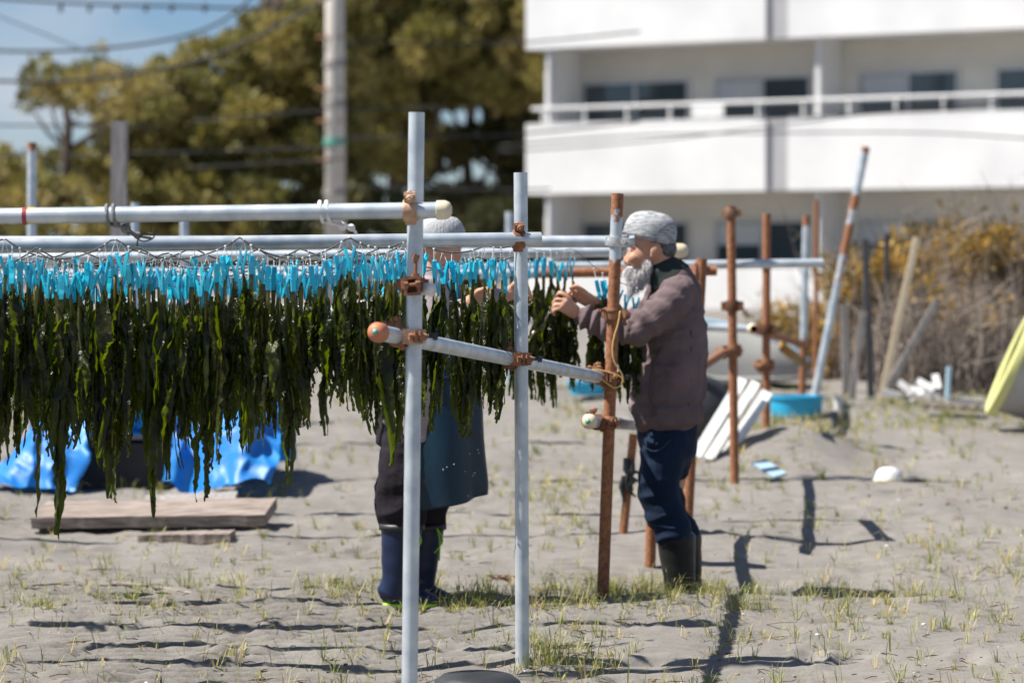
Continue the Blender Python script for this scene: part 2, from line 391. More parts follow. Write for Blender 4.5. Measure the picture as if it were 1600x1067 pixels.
gm.f = [(j*nx+i, j*nx+i+1, (j+1)*nx+i+1, (j+1)*nx+i) for j in range(len(ys)-1) for i in range(nx-1)]
tag(build('sand_ground', gm, M['sand']), 'grey rippled beach sand', None, None, 'structure')

# ------------------------------------------------------------------ apartment building
TH = R(29); cT, sT = math.cos(TH), math.sin(TH)
BO = Vector((0.28, 56.0, 0))
dU = Vector((cT, -sT, 0)); dN = Vector((-sT, -cT, 0))
def U(px, r=0.0):
    s = (px - 800) / F
    return (s * (BO.y + r * cT) - BO.x - r * sT) / (cT + s * sT)
def Lp(u, r, z): return BO + dU * u - dN * r + Vector((0, 0, z))
def lbox(mb, u0, u1, r0, r1, z0, z1):
    vs = [Lp(u, r, z) for u in (u0, u1) for r in (r0, r1) for z in (z0, z1)]
    mb.add(vs, [(0,1,3,2),(4,6,7,5),(0,4,5,1),(2,3,7,6),(0,2,6,4),(1,5,7,3)])
bld = thing('apartment_building', 'white three-storey apartment building with long balconies behind the beach', 'building', Lp(0, 0, .6))
FL = [0.25, 3.02, 5.86, 8.70]; REC = 1.3; UE = 17.0
def bp(name, mb, m, parent=bld, label=None):
    o = build(name, mb, M[m], parent, smooth=False)
    if label: o['label'] = label
    return o
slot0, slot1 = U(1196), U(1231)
for i, z in enumerate(FL):
    if i > 0:
        mb = MB(); lbox(mb, 0.03, UE, 0.13, REC + 4, z - .03, z + .16); bp('floor_slab', mb, 'white')
    if i == 0:
        mb = MB(); lbox(mb, 0.0, UE, -.02, .12, z - .1, z + 1.28); bp('balcony_parapet', mb, 'white')
    if 0 < i < 3:
        for a, b in ((0.0, slot0), (slot1, UE)):
            mb = MB(); lbox(mb, a, b, -.02, .12, z - .05, z + 1.28); bp('balcony_parapet', mb, 'white')
            mb = MB(); lbox(mb, a, b, -.024, .125, z + 1.281, z + 1.33); bp('coping', mb, 'white')
        mb = MB(); lbox(mb, -.003, .12, .12, REC, z - .05, z + 1.28); bp('balcony_parapet', mb, 'white')
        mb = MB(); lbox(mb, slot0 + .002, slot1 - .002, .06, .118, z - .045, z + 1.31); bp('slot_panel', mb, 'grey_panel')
        # railing
        mb = MB(); mb.tube([Lp(.1, .05, z + 1.62), Lp(UE, .05, z + 1.62)], .035, 8); rl = bp('railing', mb, 'white')
        u = .35
        while u < UE - .5:
            mb = MB(); mb.tube([Lp(u, .05, z + 1.32), Lp(u, .05, z + 1.60)], .028, 6); bp('railing_post', mb, 'white', rl)
            u += .92
        mb = MB(); lbox(mb, U(1080), U(1130), .0, .03, z + 1.36, z + 1.58); bp('railing_panel', mb, 'white', rl)
    # walls and windows of the storey
    z1 = FL[i+1] if i < 3 else 11.4
    mb = MB(); lbox(mb, .34, UE, REC, REC + .2, z + .16, z1 - .02); bp('back_wall', mb, 'beige')
    mb = MB(); lbox(mb, .34, .54, .16, REC, z + .16, z1 - .02); bp('end_column', mb, 'white')
    mb = MB(); lbox(mb, .34, .52, REC + .2, REC + 7, z + .16, z1 - .02); bp('end_wall', mb, 'white')
    for k in range(9):                                                     # lap boards above the windows
        zz = z1 - .12 - k * .07
        mb = MB(); lbox(mb, .56, UE, REC - .02, REC - .002, zz, zz + .055); bp('lap_board', mb, 'beige')
    for px0, px1, ncur in ((915, 1074, 0), (1122, 1264, 1), (1346, 1494, 1), (1560, 1710, 0)):
        a, b = U(px0, REC), U(px1, REC); zt = z + 2.14; zb = z + .2
        w = MB()
        lbox(w, a - .06, b + .06, REC - .06, REC - .022, zt, zt + .07); lbox(w, a - .06, a, REC - .06, REC - .022, zb, zt)
        lbox(w, b, b + .06, REC - .06, REC - .022, zb, zt); lbox(w, (a+b)/2 - .03, (a+b)/2 + .03, REC - .065, REC - .022, zb, zt)
        wo = bp('window', w, 'frame')
        for s, (p, q) in enumerate(((a, (a+b)/2 - .03), ((a+b)/2 + .03, b))):
            mb = MB(); lbox(mb, p, q, REC - .04, REC - .024, zb, zt); bp('pane', mb, 'glass', wo)
        if ncur:
            mb = MB(); lbox(mb, a + .02, (a+b)/2 - .05, REC - .055, REC - .045, zt - .42, zt - .02); bp('blind', mb, 'curtain', wo)
    for px in (1286,):
        u = U(px, .6); mb = MB(); lbox(mb, u, u + .09, .2, REC - .03, z + .2, z1 - .03); bp('partition', mb, 'white')
mb = MB(); mb.tube([Lp(.46, .1, .3), Lp(.46, .1, 8.6)], .05, 10); bp('drain_pipe', mb, 'white')
mb = MB(); lbox(mb, -.2, UE, -.2, REC + 8, 11.4, 11.6); bp('roof', mb, 'white')
mb = MB(); lbox(mb, .5, UE - .1, REC + 7, REC + 7.2, .3, 11.38); bp('rear_wall', mb, 'beige')

# ------------------------------------------------------------------ trees behind
PINE = [(0, (.062, .064, .018)), (.3, (.125, .115, .032)), (.65, (.19, .165, .048)), (1, (.25, .195, .08))]
M['pine'] = mat_attr('pine_needles', PINE, rough=.6, trans=(.5, .5, .4))
DARKSHADE = [(0, (.022, .03, .012)), (.5, (.055, .058, .02)), (1, (.13, .105, .038))]  # shade on the right-hand pine put into the needle colour; dark hedges share it
M['pine_dark_shade'] = mat_attr('dark_shaded_needles', DARKSHADE, rough=.6, trans=(.4, .4, .3))
rng = np.random.RandomState(11)
def tufts(mb, c, rad, n, size, tone, flat=.75, up=.5):
    "needle tufts scattered through a clump"
    d = rng.normal(size=(n, 3)); d /= np.linalg.norm(d, axis=1)[:, None]
    rr = rng.uniform(.35, 1, n) ** .6
    pos = np.array(c) + d * rr[:, None] * np.array([rad, rad, rad * flat])
    ax = d + np.array([0, 0, up]) + rng.normal(size=(n, 3)) * .5; ax /= np.linalg.norm(ax, axis=1)[:, None]
    sd = np.cross(ax, rng.normal(size=(n, 3))); sd /= np.linalg.norm(sd, axis=1)[:, None]
    L = size * rng.uniform(.6, 1.3, n); W = L * rng.uniform(.3, .5, n)
    a = pos - sd * W[:, None] * .4; b = pos + sd * W[:, None] * .4; e = pos + ax * L[:, None]
    o = len(mb.v)
    vs = np.stack([a, b, e + sd * W[:, None] * .5, e - sd * W[:, None] * .5], 1).reshape(-1, 3)
    mb.v += [tuple(p) for p in vs.tolist()]
    mb.f += [(o+4*i, o+4*i+1, o+4*i+2, o+4*i+3) for i in range(n)]
    t = np.clip(tone + rng.normal(size=n) * .13, 0, 1)
    mb.attr('tone', np.repeat(t, 4).tolist())
def pine(label, pads, Y, base, trunk, m='pine', size=.2, dens=300, tr=1, name='pine_tree', cat='pine tree', lim=6):
    g = P(base, 430, Y); zb = gz(g.x, Y, False)
    t = thing(name, label, cat, (g.x, Y, zb))
    tk = MB(); tp = [P(px, py, Y) for px, py in trunk]
    pts = [Vector((g.x, Y, zb - .2))] + tp
    tk.tube(pts, [max(.05, .17 * tr * (1 - .7 * i / len(pts))) for i in range(len(pts))], 9)
    cr = MB()
    for px, py, r in pads:
        yo = rng.uniform(-1.6, 1.6); c = P(px, py, Y + yo); rad = r * Y / F
        tufts(cr, c, rad, int(dens * (rad / .6) ** 2) + 10, size, rng.uniform(.12, .95))
    for px, py, r in random.sample(pads, min(lim, len(pads))):
        s = tp[random.randrange(len(tp))]; e = P(px, py, Y); mid = (s + e) / 2 + Vector((0, 0, -.1))
        tk.tube([s, mid, e], [.06 * tr, .045 * tr, .02], 6)
    build('trunk', tk, M['bark'], t); build('crown', cr, M[m], t, smooth=False)
    return t
def fill(n, inside, r0, r1, box):
    out = []; tries = 0
    while len(out) < n and tries < n * 60:
        tries += 1
        x, y = rng.uniform(box[0], box[2]), rng.uniform(box[1], box[3]); r = rng.uniform(r0, r1)
        if inside(x, y, r) and all((x-a)**2 + (y-b)**2 > (.55*max(r, c))**2 for a, b, c in out): out.append((x, y, r))
    return out
GAPS = [(722, 182, 40, 20), (745, 268, 34, 16), (690, 282, 18, 12), (445, 292, 36, 9), (640, 300, 20, 8), (345, 112, 20, 10)]
def gap(x, y, r): return any(((x-a)/(b_+r*.55))**2 + ((y-b)/(c+r*.55))**2 < 1 for a, b, b_, c in GAPS)
sky_line = lambda x: np.interp(x, [140, 190, 260, 330, 380, 430, 520], [215, 130, 72, 52, 22, -20, -90])
pine('small windswept pine with a bare dark trunk at the left edge of the trees',
     [(60,125,26),(44,160,17),(75,150,22),(110,145,30),(150,112,26),(158,150,34),(200,128,28),(122,118,20),(74,98,9),(155,76,8),(215,165,24),(240,140,24),(185,165,22),(52,100,8),(175,118,24),(135,170,18),(190,190,24),(225,140,26),(250,110,24),(255,170,26),(165,185,18),(90,125,24),(128,135,26),(66,140,20)],
     46, 104, [(104,235),(107,190),(100,165),(128,150)], size=.11, dens=900, tr=.6)
pine('broad sunlit olive pine left of the concrete utility pole',
     fill(210, lambda x, y, r: y - r > sky_line(x) and not gap(x, y, r), 18, 42, (165, -40, 560, 340)), 49, 400, [(402,330),(410,200),(420,80),(440,-30)], size=.13, dens=800)
pine('tall pine with a high brownish green crown right of the utility pole',
     fill(170, lambda x, y, r: not gap(x, y, r) and y < 260 and (y < 170 or x < 660), 22, 46, (440, -90, 880, 260)), 63, 610, [(612,330),(618,220),(640,100),(650,-40)], size=.15, dens=700)
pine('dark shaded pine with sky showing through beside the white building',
     fill(120, lambda x, y, r: not gap(x, y, r), 16, 36, (640, 90, 880, 380)), 66, 735, [(735,340),(728,240),(742,130),(760,20)], m='pine_dark_shade', size=.15, dens=700, lim=16)
def shrub(label, pads, Y, base, m='pine', **k):
    return pine(label, pads, Y, base, [(base, 400), (base + 4, 360)], m=m, name='shrub', cat='shrub', **k)
shrub('olive bush at the far left below the small pine', fill(60, lambda x, y, r: y > 225 + abs(x-60)*.12, 16, 32, (-60, 245, 200, 430)), 46.5, 60, size=.13, dens=700)
shrub('low golden bush behind the grey wooden post', fill(50, lambda x, y, r: True, 18, 34, (170, 285, 420, 430)), 47.5, 290, size=.13, dens=700)
shrub('dark green hedge bush at the foot of the utility pole', fill(52, lambda x, y, r: not gap(x, y, r), 18, 32, (390, 310, 650, 440)), 47.5, 500, m='pine_dark_shade', size=.13, dens=700)
shrub('dark hedge bush beside the corner of the white building', fill(48, lambda x, y, r: True, 18, 34, (630, 320, 870, 450)), 62, 740, m='pine_dark_shade', size=.13, dens=700)

# ------------------------------------------------------------------ utility pole and cables
g = P(524, 430, 44)
up = thing('utility_pole', 'pale concrete utility pole with dark straps in front of the pines', 'utility pole', (g.x, 44, .7))
mb = MB(); mb.tube([(g.x, 44, .6), (g.x, 44, 5), (g.x - .02, 44, 11)], [.165, .15, .13], 20); build('pole', mb, M['concrete'], up)
for py, m in ((100, 'wood_v'), (163, 'wood_v'), (300, 'wood_v'), (222, 'green')):
    c = P(523, py, 44); mb = MB(); mb.tube([c - Vector((0,0,.05)), c + Vector((0,0,.05))], .172, 20); s = build('strap', mb, M[m], up, auto=40)
    if m == 'green': s['label'] = 'green strap round the pole'
for py in (60, 140, 190, 250):
    c = P(523, py, 44); mb = MB(); mb.tube([c + Vector((-.28,-.1,0)), c + Vector((.12,-.14,0))], .018, 6); build('step_bolt', mb, M['rust'], up)
def cable(pts, Y, r, label, group='overhead cables'):
    q = catmull([tuple(P(x, y, Y)) for x, y in pts], 6)
    mb = MB(); mb.tube([Vector(p) for p in q], r * .75, 6)
    return solo('power_line', mb, M['cable'], label, 'cable', group, loc=Vector(q[0]), auto=None)
LC = 'thin black overhead cable running across in front of the pines'
cable([(-300,60),(0,80),(175,75),(300,53),(372,16),(420,-40)], 43, .030, 'thick dark cable across the sky that climbs steeply above the small pine', None)
cable([(-300,115),(0,127),(133,125),(300,98),(400,58),(480,16),(540,-20)], 43.3, .032, 'thick dark cable that sags in front of the olive pine and climbs to the pole', None)
cable([(-200,-50),(0,27),(128,78),(300,150)], 43.5, .013, 'thin cable slanting down to the right across the sky', None)
top = cable([(-60,-6),(50,2),(150,7),(260,10),(380,13),(470,8)], 42.6, .028, 'topmost thick cable with small hanger clips along it', None)
for px in (95, 140, 182, 228, 268, 320):
    c = P(px, 7, 42.6); mb = MB(); mb.box(c - top.location - Vector((0, 0, .05)), (.05, .05, .13)); build('hanger_clip', mb, M['cable'], None).parent = top
for pts, Y, lb in (([(-200,250),(0,244),(300,238),(523,230)],43.6,'level cable running left from the green strap of the utility pole'), ([(-200,200),(0,196),(260,200)],43.4,'cable below the small pine\'s crown, ending behind the olive pine'), ([(523,66),(700,70),(830,66),(1000,50)],44.2,'highest cable running right from the utility pole to the building'), ([(523,216),(700,214),(830,208),(1000,190)],44.3,'cable running right from the green strap towards the lower balcony'), ([(300,262),(523,250)],43.7,'short cable left of the pole, just under the green strap'), ([(523,292),(700,296),(860,296)],44.6,'lowest cable running right from the pole, just above the highest rail'), ([(300,190),(523,172),(700,168)],44.0,'cable crossing the pole halfway between its top and green strap')):
    cable(pts, Y, .02, lb, None)
for pts, lb in (([(780,238),(1000,222),(1190,200),(1400,172),(1650,150)],'lower of two thin cables climbing to the right before the white balcony'), ([(780,228),(1000,212),(1230,208),(1450,208),(1650,220)],'thin cable that levels out and sinks right before the white balcony'), ([(1180,186),(1400,176),(1650,158)],'thin cable running along the white balcony railing')):
    cable(pts, 43, .016, lb, None)

# ------------------------------------------------------------------ the drying racks of scaffold tube
RP = .0243
def pipe(name, parent, a, b, rust=lambda t: 0.0, r=RP, label=None, open_end=True):
    "tube with a wall thickness, rust as a function of the fraction along it"
    a, b = Vector(a), Vector(b); n = max(6, int((b-a).length / .05)); mb = MB()
    pts = [a.lerp(b, i / n) for i in range(n + 1)]
    mb.tube(pts, r, 24, not open_end); mb.attr('rust', [rust(i / n) for i in range(n + 1) for _ in range(24)])
    if open_end:
        o = len(mb.v); d = (b - a).normalized(); 
        mb.tube(pts, r * .86, 24, False)
        mb.f = [f if f[0] < o else tuple(reversed(f)) for f in mb.f]
        m = (n + 1) * 24
        for base in (0, n * 24):
            mb.f += [(base + k, base + (k+1) % 24, o + base + (k+1) % 24, o + base + k) for k in range(24)]
        mb.attr('rust', [min(1, rust(i / n) + .5) for i in range(n + 1) for _ in range(24)])
    ob = build(name, mb, M['pipe'], parent, auto=40)
    if label: ob['label'] = label
    return ob
def band(mb, c, ax, ear, w=.042, ri=RP + .0008, ro=RP + .0075):
    "one half-coupler: a strap round a tube with two ears"
    ax = Vector(ax).normalized(); ear = Vector(ear); ear = (ear - ax * ear.dot(ax)).normalized(); c = Vector(c); y = ax.cross(ear); n = 20
    prof = [(ri, -w/2), (ro, -w/2), (ro + .002, -w/2 + .006), (ro + .002, w/2 - .006), (ro, w/2), (ri, w/2)]
    vs = [c + ax * h + ear * r * math.cos(2*math.pi*k/n) + y * r * math.sin(2*math.pi*k/n) for r, h in prof for k in range(n)]
    m = len(prof)
    mb.add(vs, [(i*n+k, i*n+(k+1) % n, ((i+1) % m)*n+(k+1) % n, ((i+1) % m)*n+k) for i in range(m) for k in range(n)])
    for s in (-1, 1):
        mb.bar(c + ear * (ro - .004) + y * s * .008, c + ear * (ro + .024) + y * s * .008, .007, w * .8, ax)
    mb.bar(c - ear * (ro - .004), c - ear * (ro + .011), .018, w * .8, ax)
    return c + ear * (ro + .014), y
def bolt(name, parent, c, d, m, L=.06, r=.0055):
    d = Vector(d).normalized(); mb = MB()
    mb.tube([c - d * L * .45, c + d * L * .55], r, 8)
    mb.tube([c - d * (L*.45), c - d * (L*.45 - .011)], .0115, 6); mb.tube([c + d * .012, c + d * .026], .0115, 6)
    return build(name, mb, m, parent, auto=30)
def clamp(parent, cp_, ap, cr_, ar, m='rust', earp=(0, -1, .2), earr=(0, -1, .4), plate=True, label=None):
    mb = MB(); b1, y1 = band(mb, cp_, ap, earp); b2, y2 = band(mb, cr_, ar, earr)
    if plate:
        d = Vector(cr_) - Vector(cp_)
        if d.length > 1e-3:
            dd = d.normalized(); mb.bar(Vector(cp_) + dd * .027, Vector(cr_) - dd * .027, .044, .04, ap)
    o = build('clamp', mb, M[m], parent, auto=35)
    if label: o['label'] = label
    bolt('bolt', o, b1, y1, M[m]); bolt('bolt', o, b2, y2, M[m])
    return o
def at_line(a, b, t): return Vector(a).lerp(Vector(b), t)
Zv = Vector((0, 0, 1)); Xv = Vector((1, 0, 0))

rack = thing('drying_rack', 'nearest drying rack of clamped scaffold tubes carrying the seaweed lines', 'drying rack', (P(640, 1000, 8.6).x, 8.6, gz(-.3, 8.6)))
def post_pts(top, bot, Y):
    a = P(*top, Y); b = P(*bot, Y); d = (a - b) / (a - b).z
    z0 = gz(b.x, Y) - .25
    return a + d * (z0 - a.z), a
# post A, B, C
A0, A1 = post_pts((651, 176), (640, 1060), 8.6)
B0, B1 = post_pts((813.5, 270), (816, 1040), 10.0)
C0, C1 = post_pts((965, 302), (942, 928), 11.5)
D0, D1 = post_pts((1097, 404), (1074, 820), 13.2)
pipe('post', rack, A0, A1, label='tallest clean galvanised post, nearest the viewer')
pipe('post', rack, B0, B1, label='clean galvanised post in the middle with bare sand at its foot')
def rustC(t):
    z = C0.z + (C1.z - C0.z) * t; py = YH - (z - ZC) * F / 11.5
    if py < 318: return .85
    if py < 352: return .62 - (py - 318) * .006
    if py < 398: return .12
    if py < 428: return .35 + (py - 398) * .02
    return 1.0
pipe('post', rack, C0, C1, rustC, label='rusty post with a bare zinc stretch near its top, in front of the man')
pipe('post', rack, D0, D1, lambda t: 1.0, label='orange rusty post half hidden behind the man')
def on_post(p0, p1, z): return p0.lerp(p1, (z - p0.z) / (p1.z - p0.z))
def rail(name, a, b, rust=lambda t: 0.0, label=None, ext=1.7, parent=rack, open_end=True):
    a, b = Vector(a), Vector(b); d = (b - a).normalized(); a2 = a - d * ext
    return pipe(name, parent, a2, b, rust, label=label, open_end=open_end), a2, b
def endcap(parent, c, d, m, r=.029, L=.035):
    d = Vector(d).normalized(); mb = MB(); c = Vector(c)
    mb.tube([c - d*.012, c - d*.011, c + d*L*.45, c + d*L*.8, c + d*L], [RP + .001, r, r, r*.82, r*.4], 20)
    return build('end_cap', mb, M[m], parent, auto=50)
# rail 1 in front of post A
r1, R1a, R1b = rail('rail', P(0, 338, 8.58), P(688, 328.5, 8.55), label='highest galvanised rail with a cream end plug and red and yellow tape')
endcap(r1, R1b, R1b - R1a, 'cap_cream')
for px0, px1, m in ((36, 43, 'red'), (43.5, 55, 'yellow')):
    t = lambda px: P(px, 338 - px * 9.5 / 688, 8.58); mb = MB(); mb.tube([t(px0), t(px1)], RP + .0012 + (.0008 if m == 'red' else 0), 24, False)
    o = build('tape_band', mb, M[m], r1); o['label'] = m + ' tape band'
zc = P(645, 329, 8.55).z
clamp(rack, on_post(A0, A1, zc), A1 - A0, P(641, 329.2, 8.552), R1b - R1a, 'rust_light', earp=(1, .3, 0), earr=(0, -.45, 1), label='light brown clamp holding the highest rail')
# rail 2 in front of post B
r2, R2a, R2b = rail('rail', P(0, 384, 9.6), P(845, 373.5, 9.95), label='open ended galvanised rail clamped in front of the middle post')
clamp(rack, on_post(B0, B1, P(810, 374, 9.95).z), B1 - B0, P(810, 374, 9.945), R2b - R2a, 'rust', earp=(1, .4, 0), earr=(0, -.35, 1), label='dark rusty clamp on the middle post')
# rail 3 behind post C
r3, R3a, R3b = rail('rail', P(300, 378, 11.62), P(991, 377.5, 11.552), lambda t: .12, label='galvanised rail strapped behind the rusty post, its cut end by the man\'s forehead')
zc = R3b.z
clamp(rack, on_post(C0, C1, zc), C1 - C0, P(972, 378, 11.553), R3b - R3a, 'zinc', earp=(1, -.55, 0), earr=(.1, .2, -1), label='bright zinc strap clamp')
# rail 4 on the post behind the man, rusty rail 5
r4, R4a, R4b = rail('rail', P(0, 404, 13.2), P(1058, 392, 13.2), lambda t: .1, label='rail with a cream knob that ends behind the man\'s neck')
endcap(r4, R4b, R4b - R4a, 'cap_cream', r=.034, L=.05)
r5, R5a, R5b = rail('rail', P(200, 436, 13.9), P(1120, 423, 13.9), lambda t: .25 + .75 * sstep(.75, .9, t), label='rail with a brown rusty open end behind the man\'s shoulder')
clamp(rack, P(1098, 423, 13.24), D1 - D0, P(1088, 423.3, 13.9), R5b - R5a, 'rust')
# cross tube low on A, B, C
T0, TB, TC = P(592, 519.5, 8.40), P(795, 561.5, 10.0), P(936, 589, 11.5)
dT = (TC - T0).normalized()
tA = pipe('cross_tube', rack, T0, TC + dT * .10, lambda t: .05, label='galvanised cross tube joining the three posts, orange plug on its near end')
endcap(tA, T0, -dT, 'cap_orange', r=.030, L=.04)
c = T0 - dT * .0405; mb = MB(); mb.tube([c, c - dT*.0015], .009, 14); build('plug_dot', mb, M['green'], tA)
def tube_at(y): return T0.lerp(TC, (y - T0.y) / (TC.y - T0.y))
for p0, p1, y, m, lb in ((A0, A1, 8.6, 'rust', 'rusty block clamp where the cross tube meets the nearest post'), (B0, B1, 10.0, 'rust', 'rusty block clamp where the cross tube meets the middle post'), (C0, C1, 11.5, 'rust', None)):
    q = tube_at(y); o = clamp(rack, on_post(p0, p1, q.z), p1 - p0, q, dT, m, earp=(.3, -1, 0) if y < 11 else (-.2, -1, 0), earr=(-.6, -.2, 1), label=lb)
    # square body of the clamp on the post face
    mb = MB(); cc = on_post(p0, p1, q.z) + Vector((-.004, -.033, 0)); mb.bar(cc + Vector((-.03, 0, 0)), cc + Vector((.026, .004, 0)), .016, .046, Zv)
    mb.bar(cc + Vector((.026, .004, 0)), cc + Vector((.034, .03, 0)), .012, .042, Zv)
    build('clamp_plate', mb, M['rust_light'] if y < 9 else M['rust'], o, auto=35)
    bolt('bolt', o, q + Vector((-.02, -.01, .036)), (1, .2, 0), M['rust'])
    bolt('bolt', o, cc + Vector((.05, .02, 0)), (1, .15, 0), M['black'], L=.05)
# loose swivel clamp on post A with its T-bolt standing up and a scrap of white tape
q = P(647, 445, 8.6); qa = on_post(A0, A1, q.z)
mb = MB(); band(mb, qa, A1 - A0, (-1, .1, 0), w=.044)
cc = qa + Vector((-.004, -.040, -.004))
for dx in (-.021, .019): mb.bar(cc + Vector((dx, -.010, -.026)), cc + Vector((dx * .9, -.012, .024)), .010, .030, (0, 1, 0))
for dz in (-.025, .002, .024): mb.bar(cc + Vector((-.026, -.010, dz)), cc + Vector((.025, -.012, dz + .003)), .028, .009, Zv)
mb.bar(cc + Vector((-.034, .0, .008)), cc + Vector((-.020, -.002, .008)), .02, .03, Zv); mb.box(cc + Vector((0, .010, 0)), (.044, .012, .05))
o = build('clamp', mb, M['rust'], rack, auto=35); o['label'] = 'loose rusty swivel clamp with an upright bolt'
bolt('bolt', o, cc + Vector((-.002, -.026, .004)), (1, .1, .1), M['rust'], L=.05)
mb = MB(); b0 = qa + Vector((.004, -.055, .022)); mb.tube([b0, b0 + Vector((.002, 0, .058))], .0055, 8); mb.tube([b0 + Vector((-.002, 0, .052)), b0 + Vector((.004, 0, .070))], .0115, 6); mb.tube([b0 + Vector((0, 0, .0)), b0 + Vector((0, 0, .012))], .0125, 6)
build('bolt', mb, M['rust'], o, auto=30)
mb = MB(); b0 = qa + Vector((.026, -.03, -.012)); mb.bar(b0, b0 + Vector((.036, -.004, -.004)), .004, .038, Zv); build('plate_tab', mb, M['white_b'], o)
# post C: middle ring clamp, lower stub tube with cream and green plug
q = P(957, 490, 11.5); qc = on_post(C0, C1, q.z)
mb = MB(); band(mb, qc, C1 - C0, (.9, -.45, 0), w=.05, ro=RP + .012); band(mb, qc + Vector((0, 0, .012)), C1 - C0, (-.9, -.45, 0), w=.014, ro=RP + .016)
o = build('clamp', mb, M['rust'], rack, auto=35); o['label'] = 'dark rusty ring clamp at the height of the man\'s cuff'; bolt('bolt', o, qc + Vector((.048, -.012, -.02)), (.2, .2, 1), M['rust'])
L0 = P(921, 658.5, 11.36); L1 = Vector((L0.x + .24 * 1.95, 13.3, P(1060, 668, 13.3).z)); dl = (L1 - L0).normalized()
lt = pipe('cross_tube', rack, L0, L1, lambda t: .08, label='lower cross tube with a cream and green plug beside the rusty post')
endcap(lt, L0, -dl, 'cap_cream', r=.031, L=.03)
c = L0 - dl * .0305; mb = MB(); mb.tube([c, c - dl*.0015], .0105, 16); build('plug_dot', mb, M['green'], lt)
qy = L0.lerp(L1, .075); clamp(rack, on_post(C0, C1, qy.z), C1 - C0, qy, dl, 'rust', earp=(.4, -1, 0), earr=(-.8, -.1, 1))
mb = MB(); cc = on_post(C0, C1, qy.z) + Vector((-.004, -.034, 0)); mb.bar(cc + Vector((-.028, 0, 0)), cc + Vector((.03, .004, 0)), .014, .05, Zv); build('clamp_plate', mb, M['rust'], rack)
# short rusty post in front of the man's legs
E0, E1 = post_pts((1023, 640), (1015, 912), 12.55)
pipe('post', rack, E0, E1, lambda t: .9, label='short orange rusty post beside the man\'s left leg')

# tube hidden behind the man that joins his rear post to the rear rack; its shadow falls on the open sand
pipe('cross_tube', rack, Vector((.78, 12.75, .93)), Vector((P(1131, 551, 15.4).x, 15.42, P(1131, 551, 15.4).z)), lambda t: .95, label='rusty cross tube behind the man\'s back')
# rear rack at the right
rr_ = thing('drying_rack', 'empty rear drying rack of rusty posts on the right, beyond the man', 'drying rack', (1.35, 16.5, gz(1.35, 16.5)))
G0, G1 = post_pts((1142, 322), (1148, 752), 15.4)
H0, H1 = post_pts((1198, 334), (1197, 686), 17.0)
I0, I1 = post_pts((1260, 337), (1253, 634), 20.0)
pipe('post', rr_, G0, G1, lambda t: .62 if t > .82 else .98, label='rusty post with a flanged top nearest the man\'s back')
pipe('post', rr_, H0, H1, lambda t: 1.0, label='dark brown rusty post in the middle of the rear rack')
pipe('post', rr_, I0, I1, lambda t: 1.0 if t < .45 else (.1 if t < .94 else .8), r=.026, label='farthest post, galvanised above and rusty below')
def ring(parent, p0, p1, py, Y, m='rust', w=.045, ears=((1, 0, 0),), label=None):
    z = P(1200, py, Y).z; c = on_post(p0, p1, z); mb = MB()
    for e in ears: band(mb, c, p1 - p0, e, w=w, ro=RP + .012)
    o = build('clamp', mb, M[m], parent, auto=35)
    if label: o['label'] = label
    bolt('bolt', o, c + Vector((.045, -.01, 0)), (.1, 1, 0), M['rust']); return o
ring(rr_, G0, G1, 333, 15.4, ears=((1, 0, 0), (-1, 0, 0)), m='rust_light')
ring(rr_, G0, G1, 478, 15.4, w=.06, ears=((1, 0, 0), (-1, 0, 0)))
ring(rr_, H0, H1, 414, 17, ears=((1, 0, 0), (-1, 0, 0))); ring(rr_, H0, H1, 514, 17, w=.06, ears=((1, .3, 0), (-1, -.3, 0))); ring(rr_, I0, I1, 535, 20, ears=((1, 0, 0),))
for p0, p1, py, Y, px in ((G0, G1, 548, 15.4, 1128), (H0, H1, 570, 17.0, 1184)):
    o = ring(rr_, p0, p1, py, Y, ears=((-1, 0, 0), (-1, -.4, 0)), w=.07)
    c = on_post(p0, p1, P(1200, py, Y).z); mb = MB(); e = P(px, py + 4, Y - .08)
    mb.bar(c, e, .03, .035, Zv); mb.bar(e + Vector((-.03, 0, .03)), e + Vector((.02, 0, -.03)), .02, .02, Zv); build('clamp_arm', mb, M['rust'], o)
rg, a_, b_ = rail('rail', P(1040, 414.5, 15.45), P(1286, 411, 15.46), lambda t: .1, ext=4.2, parent=rr_, label='pale rail running behind the man\'s back')
rh, a_, b_ = rail('rail', P(1080, 510, 17.05), P(1172, 514, 17.0), lambda t: .15, ext=3.5, parent=rr_, label='lower pale rail with a white ball plug')
mb = MB(); mb.ball(P(1176, 514, 16.98), .033, 14, 9); build('end_cap', mb, M['cap_cream'], rh)
ct = pipe('cross_tube', rr_, P(1178, 514, 16.6), P(1263, 541, 20.1), lambda t: 1.0, label='brown rusty cross tube')
M['mustard'] = mat('mustard_paint', (.36, .21, .03), (.24, .11, .03), 14, .7)
mb = MB(); mb.bar(P(1221, 541, 18.4), P(1252, 566, 19.6), .03, .06, Zv); o = build('brace', mb, M['mustard'], rr_); o['label'] = 'short mustard yellow brace'

